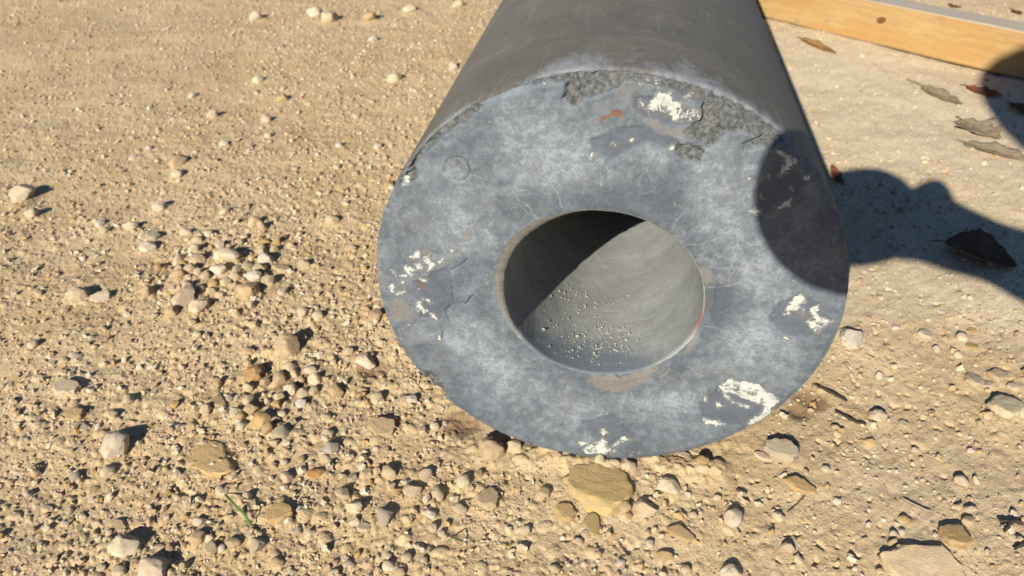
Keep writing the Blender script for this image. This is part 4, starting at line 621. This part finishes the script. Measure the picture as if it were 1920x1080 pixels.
def stone(x, y, W, D, H, c, sh, label, k, group=GROUP):
    big = 1 if W > .0125 else 0
    o = bpy.data.objects.new('stone' if W > .009 else 'pebble', PROTO[sh, big][k % len(PROTO[sh, big])]); col.objects.link(o)
    bury = {'r': .26, 'a': .2, 'f': .45}[sh] + (.25 if W > .03 and sh == 'f' else 0)
    zr = random.uniform(-.35, .35) - .15
    if k % 3 == 0: zr += math.pi
    o.rotation_euler = (random.uniform(-.15, .15), random.uniform(-.15, .15), zr)
    slab = W > .03 and sh == 'f'; wide = 1.34 if slab else (1.15 if sh == 'f' else 1.04); o.scale = (W * wide, D * wide, H * (1.15 + bury) * (.75 if slab else 1))
    o.location = (x, y, gh(x, y) + H * (.5 - bury * .8 - (.12 if W > .0085 else 0)) - (.0020 if slab else 0))
    b = COLOURS[c]; v = random.uniform(.88, 1.08)
    if slab: b = tuple(1.15 * (.8 * q + .2 * t) for q, t in zip(b, (.44, .32, .17)))
    o.color = (b[0] * v, b[1] * v * random.uniform(.97, 1.03), b[2] * v * random.uniform(.92, 1.06), 1)
    tag(o, label, 'pebble' if o.name.startswith('pebble') else 'stone', group); return o
for k, (x_, y_, W, D, H, c, sh, lab) in enumerate(STONES): stone(x_, y_, W, D, H, c, sh, lab, k)
n_heap = 0; taken = np.array([(s[0], s[1], max(s[2], s[3]) / 2) for s in STONES])
def visible(n):
    yv = rng.uniform(-.15, 1.35, n); xv = rng.uniform(-1.6, .78, n)
    ok = (xv > -.398 - .782 * (yv + .146)) & (xv < .271 + .36 * (yv + .068)) & ~((np.abs(xv) < .125) & (yv > -.012))
    return xv[ok], yv[ok]
USED = {q[7] for q in STONES}
def side(x, y, lx, ly):
    def px(a, b):
        v = Vector((a, b, 0)) - CAMV; d = v.dot(Vector(FW)); return FPX * v.dot(Vector(RT)) / d, FPX * v.dot(Vector(UP)) / d
    a, b = px(x, y), px(lx, ly); dx, dy = a[0] - b[0], a[1] - b[1]; d = math.hypot(dx, dy)
    k = ['right of', 'above and right of', 'above', 'above and left of', 'left of', 'below and left of', 'below', 'below and right of'][int(((math.degrees(math.atan2(dy, dx)) + 22.5) % 360) // 45)]
    return ('just ' if d < 45 else '' if d < 130 else 'well ') + k, d
def own_label(stem, x, y, fallback):
    near = sorted(((side(x, y, l[1], l[2]), l[0]) for l in MARKS), key=lambda q: q[0][1]); near = [q for q in near if q[0][1] > 6][:5]
    c = [f'{stem} {q[0][0]} {q[1]}' for q in near[:3]] + [f'{stem} {p[0][0]} {p[1]}, {q[0][0]} {q[1]}' for i, p in enumerate(near) for q in near[i + 1:]]
    for t in c:
        if t not in USED and len(t.split()) <= 16: USED.add(t); return t
    return fallback
HEAPC = [(HEAPS[0][0], HEAPS[0][1], .055, 34, 'packed in the stone heap'), (HEAPS[1][0], HEAPS[1][1], .045, 22, 'around the orange brown stone')]
for hx, hy, hr, hn, reg in HEAPC:
    t_ = 0
    for k in range(4000):
        a_, b_, r_ = rng.normal(hx, hr * .62), rng.normal(hy, hr * .62), rng.uniform(.0034, .0078)
        if np.min(np.hypot(taken[:, 0] - a_, taken[:, 1] - b_) - taken[:, 2] - r_) > -.0030:
            taken = np.vstack([taken, (a_, b_, r_)]); sh = 'raara'[t_ % 5]; c = 'pptctpo'[t_ % 7]; t_ += 1
            cn = {'p': 'dusty tan', 'c': 'cream', 't': 'tan', 'o': 'ochre'}[c]
            o = stone(float(a_), float(b_), 2 * r_, 2 * r_ * random.uniform(.7, 1), r_ * 1.45, c, sh, own_label(f"little {dict(r='rounded', a='angular')[sh]} {cn} pebble", float(a_), float(b_), f"little {dict(r='rounded', a='angular')[sh]} {cn} pebble {reg}"), t_, 'little pebbles ' + reg)
            o.rotation_euler = (random.uniform(-.7, .7), random.uniform(-.7, .7), random.uniform(0, 6.28))
            if t_ >= hn: break
    n_heap += t_
xv, yv = visible(60000); dv = density(xv, yv); keep = rng.random(len(xv)) < (dv ** 1.5) * 1.0 * np.clip(.55 / np.hypot(xv, yv + .4), 0, 1) ** 2
xv, yv, dv = xv[keep], yv[keep], dv[keep]; n_extra = 0; k = 0
while n_extra < 300 - len(STONES) - n_heap and k < len(xv):
    r_ = rng.uniform(.0033, .0052)
    if np.min(np.hypot(taken[:, 0] - xv[k], taken[:, 1] - yv[k]) - taken[:, 2] - r_) > .0005:
        taken = np.vstack([taken, (xv[k], yv[k], r_)]); sh = 'raarf'[k % 5]; c = 'ppctcgop'[k % 8]
        if xv[k] > .16: reg = 'on the smoother dirt right of the cylinder'
        elif yv[k] < -.03 and xv[k] > -.14: reg = 'in the dirt in front of the cylinder'
        elif yv[k] > .3: reg = 'far back along the left of the cylinder'
        elif xv[k] > -.27: reg = 'in the gravel close to the cylinder on its left'
        else: reg = 'out in the loose gravel well left of the cylinder'
        cn = {'p': 'dusty tan', 'c': 'cream', 't': 'tan', 'g': 'grey', 'o': 'ochre'}[c]
        stone(float(xv[k]), float(yv[k]), 2 * r_, 2 * r_ * random.uniform(.7, 1), r_ * 1.15, c, sh, own_label(f"little {dict(r='rounded', a='angular', f='flat')[sh]} {cn} pebble", float(xv[k]), float(yv[k]), f"little {dict(r='rounded', a='angular', f='flat')[sh]} {cn} pebble {reg}"), k, 'little pebbles ' + reg)
        n_extra += 1
    k += 1
# the uncountable grit: one mesh
def ico(sub):
    bm = bmesh.new(); bmesh.ops.create_icosphere(bm, subdivisions=sub, radius=1); v = np.array([q.co[:] for q in bm.verts]); f = np.array([[q.index for q in p.verts] for p in bm.faces]); bm.free(); return v, f
def outside(n):
    yv = rng.uniform(-.75, 1.6, n); xv = rng.uniform(-2.1, 1.5, n)
    inn = (yv > -.15) & (yv < 1.35) & (xv > -.398 - .782 * (yv + .146)) & (xv < .271 + .36 * (yv + .068))
    ok = ~inn & ~((np.abs(xv) < .125) & (yv > -.012)); return xv[ok], yv[ok]
def scatter(n, dmin, dmax, sub, power, dpow, seed, where=None):
    xs, ys_ = [], []; tot = 0; visible = where or globals()['visible']
    while tot < n:
        a, b = visible(40000); d = density(a, b); cl = np.clip(.5 + 1.3 * fbm(a / .045, b / .045, seed, 3), 0, 1.4)
        kp = rng.random(len(a)) < (d ** dpow * cl + .015) * np.clip(.6 / np.hypot(a, b + .4), 0, 1) ** .55
        xs.append(a[kp]); ys_.append(b[kp]); tot += kp.sum()
    x = np.concatenate(xs)[:n]; y = np.concatenate(ys_)[:n]
    d = dmin + (dmax - dmin) * rng.random(n) ** power
    bv, bf = ico(sub); nv = len(bv)
    var = [bv * (1 + .22 * rng.standard_normal(nv))[:, None] * (1 if sub > 1 else .95) for _ in range(12)]
    var = np.array(var)[rng.integers(0, 12, n)]
    a = rng.uniform(0, 6.283, n); tl = rng.uniform(-.5, .5, n)
    sx = d / 2; sy = d / 2 * rng.uniform(.6, 1, n); sz = d / 2 * rng.uniform(.5, .85, n)
    P = var * np.stack([sx, sy, sz], -1)[:, None, :]
    c, s = np.cos(tl)[:, None], np.sin(tl)[:, None]; P = np.stack([P[..., 0] * c - P[..., 2] * s, P[..., 1], P[..., 0] * s + P[..., 2] * c], -1)
    c, s = np.cos(a)[:, None], np.sin(a)[:, None]; P = np.stack([P[..., 0] * c - P[..., 1] * s, P[..., 0] * s + P[..., 1] * c, P[..., 2]], -1)
    P[..., 0] += x[:, None]; P[..., 1] += y[:, None]; P[..., 2] += (ground_h(x, y) * .55 + ground_h(x, y, False) * .45 + sz * .36)[:, None]
    F = (bf[None] + (np.arange(n) * nv)[:, None, None]).reshape(-1, 3)
    pal = np.array([COLOURS[q] for q in 'ppptctptcopt']); cc = pal[rng.integers(0, len(pal), n)] * rng.uniform(.78, .98, n)[:, None]
    return P.reshape(-1, 3), F, np.repeat(cc, nv, 0)
def b_grit(s):
    p = s.coord(); f = s.noise(p, 700, 3, .7)
    s.out(s.mix(.7, s.attr('tint', 0), s.mix(f, (.6, .6, .6), (1.4, 1.4, 1.4)), 'MULTIPLY'), .93, s.bump(f, .0006, .7), .15)
M_grit = material('loose_grit', b_grit)
P1, F1, C1 = scatter(5600, .0036, .0078, 2, 2.2, 1.25, 401)
P2, F2, C2 = scatter(24000, .0015, .004, 1, 1.5, .9, 402)
P3, F3, C3 = scatter(900, .004, .013, 2, 2.5, 1.2, 403, outside); P4, F4, C4 = scatter(9000, .002, .0055, 1, 1.5, .9, 404, outside)
P2, F2, C2 = np.concatenate([P2, P3, P4]), np.concatenate([F2, F3 + len(P2), F4 + len(P2) + len(P3)]), np.concatenate([C2, C3, C4])
gr = link('gravel', make_mesh('gravel', np.concatenate([P1, P2]), np.concatenate([F1, F2 + len(P1)]), M_grit, True, dict(tint=np.concatenate([C1, C2]))))
gr.data.set_sharp_from_angle(angle=math.radians(50))
tag(gr, 'fine loose grit and gravel strewn over the dirt', kind='stuff')

# ------------------------------------------------------------------ timber board
BO = Vector((.2544, 1.1276, 0)); BD = Vector((.3284, -.3271, 0)).normalized(); BN = Vector((-BD.y, BD.x, 0)); BH, BW = .070, .046
def b_wood(s):
    p = s.coord(); st = s.mapv(p, (1.6, 22, 22)); gnz = s.noise(st, 6, 6, .6, .9); fi = s.noise(s.mapv(p, (6, 160, 160)), 8, 4, .6); dirt = s.noise(p, 26, 5, .7)
    c = s.mix(s.ramp(gnz, .3, .72), (.335, .212, .084), (.415, .28, .122))
    c = s.mix(s.ramp(fi, .48, .72, 0, .5), c, (.26, .13, .04))
    c = s.mix(s.ramp(s.noise(s.mapv(p, (1, 3, 3)), 9, 4, .6), .4, .65, 0, .55), c, (.36, .185, .05)); c = s.mix(s.ramp(dirt, .58, .72, 0, .55), c, (.20, .165, .10))
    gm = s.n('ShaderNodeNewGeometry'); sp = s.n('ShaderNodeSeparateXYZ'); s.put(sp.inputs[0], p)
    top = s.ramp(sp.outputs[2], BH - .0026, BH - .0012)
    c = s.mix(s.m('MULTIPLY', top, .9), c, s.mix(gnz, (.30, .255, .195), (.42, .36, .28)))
    s.out(c, .8, s.bump(fi, .0008, .5), .25)
M_wood = material('pale_sawn_pine', b_wood)
broot = empty('timber_board', BO); broot.rotation_euler = (0, 0, math.atan2(BD.y, BD.x)); tag(broot, 'yellow sawn pine board standing on its long edge behind the cylinder', 'board')
bm = bmesh.new(); bmesh.ops.create_cube(bm, size=1); x0, x1 = -.11, 1.0
for v in bm.verts: v.co = (x0 + (v.co.x + .5) * (x1 - x0), (v.co.y + .5) * BW, .003 + (v.co.z + .5) * (BH - .003))
bmesh.ops.subdivide_edges(bm, edges=[e for e in bm.edges if abs(e.verts[0].co.x - e.verts[1].co.x) > .5], cuts=60)
bmesh.ops.bevel(bm, geom=[e for e in bm.edges if e.is_manifold and e.calc_face_angle(0) > 1], offset=.0028, segments=3, affect='EDGES')
for v in bm.verts: v.co.z += .0009 * mnoise.noise(Vector((v.co.x * 14, v.co.y * 8, v.co.z * 9))); v.co.y += .0009 * mnoise.noise(Vector((v.co.x * 12 + 5, v.co.y * 8, v.co.z * 20)))
me = bpy.data.meshes.new('plank_body'); bm.to_mesh(me); bm.free(); me.materials.append(M_wood); me.polygons.foreach_set('use_smooth', [True] * len(me.polygons)); me.set_sharp_from_angle(angle=math.radians(40)); link('plank_body', me, broot)
def b_flat(c0, c1, sc_=200, rough=.85, bumpd=.0006):
    def f(s):
        p = s.coord(); n = s.noise(p, sc_, 4, .65); s.out(s.mix(s.ramp(n, .3, .7), c0, c1), rough, s.bump(n, bumpd, .6), .25)
    return f
M_knot = material('knot_wood', b_flat((.10, .045, .016), (.17, .08, .028), 500)); M_dark = material('dark_bark', b_flat((.028, .02, .014), (.06, .045, .032), 900))
bm = bmesh.new(); bmesh.ops.create_circle(bm, cap_ends=True, segments=18, radius=1)
for v in bm.verts: a = math.atan2(v.co.y, v.co.x); r = 1 + .15 * math.sin(2 * a + .5); v.co = (v.co.x * .0078 * r, 0, v.co.y * .0062 * r)
ext = bmesh.ops.extrude_face_region(bm, geom=bm.faces[:])
for v in [q for q in ext['geom'] if isinstance(q, bmesh.types.BMVert)]: v.co.y -= .0012; v.co *= .9
me = bpy.data.meshes.new('knot'); bm.normal_update(); bmesh.ops.recalc_face_normals(bm, faces=bm.faces[:]); bm.to_mesh(me); bm.free(); me.materials.append(M_knot); ko = link('knot', me, broot); ko.location = (.2225, .0004, .0435)

# ------------------------------------------------------------------ leaves, twigs, grass
LC = {'b': ((.20, .10, .035), (.32, .17, .06)), 'g': ((.17, .125, .072), (.30, .235, .145)), 'r': ((.10, .035, .018), (.19, .07, .03)), 'k': ((.085, .042, .025), (.16, .075, .032))}
LM_ = {k: material('dry_leaf_' + {'b': 'brown', 'g': 'grey', 'r': 'red', 'k': 'dark'}[k], b_flat(*v, 160, .7, .001)) for k, v in LC.items()}
def tube(pts, rad, segs=7):
    pts = [Vector(p) for p in pts]; V = []; F = []
    for i, p in enumerate(pts):
        t = (pts[min(i + 1, len(pts) - 1)] - pts[max(i - 1, 0)]).normalized(); a = t.cross(Vector((0, 0, 1))).normalized(); b = a.cross(t)
        r = rad * (1 - .65 * (i / (len(pts) - 1)) ** 2) if not isinstance(rad, (list, tuple)) else rad[i]
        for k in range(segs): q = 6.2832 * k / segs; V.append(p + (a * math.cos(q) + b * math.sin(q)) * r)
    for i in range(len(pts) - 1):
        for k in range(segs): F.append((i * segs + k, i * segs + (k + 1) % segs, (i + 1) * segs + (k + 1) % segs, (i + 1) * segs + k))
    return V, F
def leaf(base, tip, wd, label, c, seed):
    r = random.Random(seed); B = Vector((*base, 0)); T = Vector((*tip, 0)); L = (T - B).length; z0 = gh(*((B + T) / 2).xy) + .0015
    o = empty('leaf', ((B + T) / 2).xy.to_3d() + Vector((0, 0, z0))); o.rotation_euler = (0, 0, math.atan2(T.y - B.y, T.x - B.x)); tag(o, label, 'leaf', 'dead leaves on the dirt')
    nu, nv = 26, 9; V = []; lob = .28 if wd > .04 and c != 'k' else (.03 if c == 'k' else .12)
    curl = {'b': .3, 'g': .25, 'r': .4, 'k': .5}[c]
    for i in range(nu):
        s = i / (nu - 1); half = wd / 2 * (math.sin(math.pi * s ** .8) ** .8 + .02) * (1 + lob * math.sin(s * 19 + r.random()) + .06 * r.uniform(-1, 1))
        for j in range(nv):
            q = j / (nv - 1) * 2 - 1; yy = q * half
            zz = .35 * abs(yy) * curl + curl * yy * yy / max(wd, .01) * 1.3 + .004 * math.sin(s * 5 + seed) * curl + .0012 * mnoise.noise(Vector((s * 6, q * 2, seed))) + .012 * curl * (2 * s - 1) ** 2 * .6
            V.append(((s - .5) * L, yy * (1 - .12 * curl), zz))
    me = make_mesh('blade', V, gridfaces(nu, nv), LM_[c]); b = link('blade', me, o); sm = b.modifiers.new('thickness', 'SOLIDIFY'); sm.thickness = .0004
    st = .035 if 'stem' in label else .012 if wd > .015 else .004
    zb = .012 * curl * .6 + .001
    v, f = tube([(-L / 2 - st, .002, .0008), (-L / 2 - st * .5, .001, .003), (-L / 2, 0, zb), (0, 0, .0016 + .004 * math.sin(2.5 + seed) * curl), (L * .45, 0, zb)], [.0007, .0007, .0007, .0006, .0003])
    link('stem', make_mesh('stem', v, f, LM_[c]), o)
for i, (b, t, wd, lab, c) in enumerate(LEAVES): leaf(b, t, wd, lab, c, i + 1)
for i, (pts, rad, nm, lab) in enumerate(TWIGS):
    r = random.Random(i); P = []; rad = rad * (.62 if nm == 'bark_strip' else 1)
    for a, b in zip(pts[:-1], pts[1:]):
        for q in (0, .33, .66): P.append((a[0] + (b[0] - a[0]) * q + r.uniform(-1, 1) * rad * .4, a[1] + (b[1] - a[1]) * q + r.uniform(-1, 1) * rad * .4))
    P.append(tuple(pts[-1])); v, f = tube([(q[0], q[1], gh(*q) + rad * .9 + .0012) for q in P], [rad * r.uniform(.6, 1.15) * (.5 if k in (0, len(P) - 1) else 1) for k in range(len(P))])
    tag(link(nm, make_mesh(nm, v, f, M_dark if nm != 'straw' else LM_['g'])), lab, {'bark_strip': 'bark', 'twig': 'twig', 'straw': 'straw'}[nm])
M_grass = material('green_blade', b_flat((.09, .15, .035), (.18, .26, .08), 300, .6, .0002))
for i, pts in enumerate(GRASS):
    P = [Vector((p[0], p[1], gh(*p) + .003 + .006 * math.sin(math.pi * k / (len(pts) - 1)))) for k, p in enumerate(pts)]; V = []
    for k, p in enumerate(P):
        t = (P[min(k + 1, len(P) - 1)] - P[max(k - 1, 0)]).normalized(); a = t.cross(Vector((0, 0, 1))).normalized(); wv_ = (.0011 if i == 0 else .0006) * (.35 + .65 * k / (len(P) - 1))
        V += [p - a * wv_ + Vector((0, 0, .0005)), p, p + a * wv_ + Vector((0, 0, .0005))]
    o = link('grass_blade', make_mesh('grass_blade', V, gridfaces(len(P), 3), M_grass)); o.modifiers.new('thickness', 'SOLIDIFY').thickness = .0004
    tag(o, ['single fresh green grass blade lying among the lower left gravel', 'tiny curled green grass wisp at the bottom, left of the ochre patches'][i], 'grass blade')

# ------------------------------------------------------------------ the photographer, squatting behind the viewpoint with a camera in one hand
pa = LV.cross(Vector((0, 0, 1))).normalized(); pb = pa.cross(LV)
def W(a, b, s): return CAMV + pa * a + pb * b + LV * s
rt, up, fw = Vector(RT), Vector(UP), Vector(FW)
M_black = material('black_plastic', b_flat((.02, .02, .022), (.035, .035, .037), 700, .5, .0002)); M_glass = material('lens_glass', b_flat((.01, .012, .02), (.015, .018, .03), 100, .08, 0))
kam = empty('camera', CAMV - fw * .045); tag(kam, 'black compact camera held out in the squatting photographer\'s left hand', 'camera')
qq = np.linspace(0, 2 * np.pi, 64, endpoint=False); rows = []
for k_, z_ in ((.001, -.034), (.9, -.034), (.97, -.031), (1, -.026), (1, -.004), (.97, .001), (.92, .003), (.001, .003)):
    rows += [rt * (-.020 + .060 * k_ * np.sign(np.cos(a)) * abs(np.cos(a)) ** .95) + up * (.005 + .055 * k_ * np.sign(np.sin(a)) * abs(np.sin(a)) ** .95) + fw * z_ for a in qq]
link('body', make_mesh('body', [v[:] for v in rows], gridfaces(8, 64, True), M_black), kam)
def barrel(name, mat, r0, r1, z0, z1):
    q = np.linspace(0, 6.2832, 48, endpoint=False); rows = []
    for r, z in ((r0 * .8, z0), (r0, z0), (r1, z1), (r1 * .82, z1), (r1 * .78, z1 - .008), (.0005, z1 - .01)):
        rows += [rt * (r * math.cos(a)) + up * (r * math.sin(a)) + fw * z for a in q]
    return link(name, make_mesh(name, [v[:] for v in rows], gridfaces(6, 48, True), mat), kam)
barrel('lens_barrel', M_black, .044, .041, .0, .039)
barrel('lens', M_glass, .018, .017, .028, .0335)
def skin(name, verts, edges, mat, parent=None, root_i=0):
    me = bpy.data.meshes.new(name); me.from_pydata([v[0] for v in verts], edges, []); me.materials.append(mat); o = link(name, me, parent)
    md = o.modifiers.new('skin', 'SKIN'); md.use_smooth_shade = True
    if not me.skin_vertices: bpy.context.view_layer.update()
    for i, v in enumerate(verts): s = me.skin_vertices[0].data[i]; s.radius = v[1] if isinstance(v[1], tuple) else (v[1], v[1]); s.use_root = i == root_i
    sb = o.modifiers.new('sub', 'SUBSURF'); sb.levels = 2; sb.render_levels = 2; return o
M_skin = material('skin', b_flat((.42, .25, .17), (.5, .31, .22), 300, .55, .0002)); M_shirt = material('blue_cotton', b_flat((.05, .07, .12), (.08, .10, .16), 300)); M_jeans = material('denim', b_flat((.04, .05, .09), (.07, .085, .13), 500)); M_hair = material('brown_hair', b_flat((.035, .02, .012), (.06, .035, .02), 400)); M_shoe = material('brown_boot', b_flat((.06, .04, .025), (.09, .06, .04), 300))
J = {}
J['pelvis'] = W(.46, -.30, -.62); J['waist'] = W(.44, -.16, -.60); J['chest'] = W(.37, .0, -.52); J['neck'] = W(.295, .085, -.50); J['jaw'] = W(.205, .165, -.475); J['head'] = W(.178, .225, -.48); J['crown'] = W(.17, .295, -.49)
J['sl'] = W(.245, .0, -.44); J['el'] = W(.20, -.024, -.22); J['wl'] = W(.125, -.004, -.04); J['pl'] = W(.072, .004, -.03)
J['sr'] = W(.46, .03, -.66); J['er'] = W(.52, -.16, -.50); J['wr'] = W(.45, -.30, -.33); J['pr'] = W(.43, -.34, -.27)
def gp(v, z): return Vector((v.x, v.y, z))
hl = W(.38, -.34, -.56); hr = W(.54, -.34, -.62)
kl = gp(W(.36, -.2, -.22), .40); kr = gp(W(.62, -.2, -.32), .40)
al = gp(kl + Vector((.03, -.20, 0)), .10); ar = gp(kr + Vector((.03, -.20, 0)), .10)
tl_ = gp(al + Vector((.0, .17, 0)), .035); tr_ = gp(ar + Vector((.0, .17, 0)), .035)
bv = []; be = []
def add(p, r, par=None):
    bv.append((p, r)); i = len(bv) - 1
    if par is not None: be.append((par, i))
    return i
i0 = add(J['pelvis'], .115); i1 = add(J['waist'], .105, i0); i2 = add(J['chest'], (.125, .105), i1); i3 = add(J['neck'], .052, i2); i4 = add(J['jaw'], .066, i3); i5 = add(J['head'], .096, i4); i6 = add(J['crown'], .062, i5)
add(J['jaw'] * .4 + J['head'] * .6 + Vector((-.03, .095, -.01)), .012, i5)
s1 = add(J['sl'], .052, i2); e1 = add(J['el'], .042, s1); w1 = add(J['wl'], .032, e1); p1 = add(J['pl'], (.04, .034), w1)
s2 = add(J['sr'], .055, i2); e2 = add(J['er'], .04, s2); w2 = add(J['wr'], .027, e2); p2 = add(J['pr'], (.035, .02), w2)
for h, k, a, t in ((hl, kl, al, tl_), (hr, kr, ar, tr_)):
    hi = add(h, .085, i0); ki = add(k, .06, hi); ai = add(a, .042, ki); add(t, .03, ai)
# left hand: index and middle finger over the top of the camera, ring and little finger round the back, thumb below
for pts in ([(.083, .04, -.02), (.078, .06, -.03), (.05, .036, -.034), (.022, .046, -.03)], [(.076, .03, -.035), (.064, .04, -.048), (.04, .03, -.052), (.012, .036, -.05)],
            [(.066, .034, -.045), (.05, .02, -.064), (.025, .014, -.068)], [(.068, -.016, -.045), (.048, -.02, -.062), (.024, -.022, -.066)], [(.07, -.006, -.02), (.05, -.012, -.045), (.022, -.016, -.06)]):
    pr = p1
    for n_, q_ in enumerate(pts): pr = add(W(*q_), .0145 - .002 * n_, pr)
d_ = (J['pr'] - J['wr']).normalized()
for n_ in range(5):
    pr = p2; o_ = pa * ((n_ - 2) * .019)
    for m_ in range(1, 4): pr = add(J['pr'] + o_ * (1 + .1 * m_) + d_ * (.028 * m_ * (.62 if n_ == 0 else 1 - .08 * abs(n_ - 2))) + Vector((0, 0, -.006 * m_ * m_)), .009 - .0006 * m_, pr)
person = skin('person', bv, be, M_skin); tag(person, 'squatting photographer in a dark shirt and jeans, left arm holding out a camera', 'person')
lerp = lambda a, b, t: a * (1 - t) + b * t
skin('shirt', [(J['pelvis'], .125), (J['waist'], .118), (J['chest'], (.14, .12)), (lerp(J['chest'], J['neck'], .8), .06), (J['sl'], .064), (lerp(J['sl'], J['el'], .75), .05), (J['sr'], .067), (lerp(J['sr'], J['er'], .75), .052)], [(0, 1), (1, 2), (2, 3), (2, 4), (4, 5), (2, 6), (6, 7)], M_shirt, person)
skin('trousers', [(J['pelvis'], .13), (hl, .1), (kl, .073), (lerp(kl, al, .9), .056), (hr, .1), (kr, .073), (lerp(kr, ar, .9), .056)], [(0, 1), (1, 2), (2, 3), (0, 4), (4, 5), (5, 6)], M_jeans, person)
skin('hair', [(J['crown'] + Vector((0, -.012, .012)), .066), (J['head'] + Vector((.01, -.035, .02)), .078), (lerp(J['head'], J['jaw'], .5) + Vector((.01, -.05, 0)), .05)], [(0, 1), (1, 2)], M_hair, person)
for a, t in ((al, tl_), (ar, tr_)): skin('shoe', [(gp(a, .06) + Vector((0, -.03, 0)), .05), (gp(lerp(a, t, .6), .042), .045), (gp(t, .036) + Vector((0, .05, 0)), .036)], [(0, 1), (1, 2)], M_shoe, person)
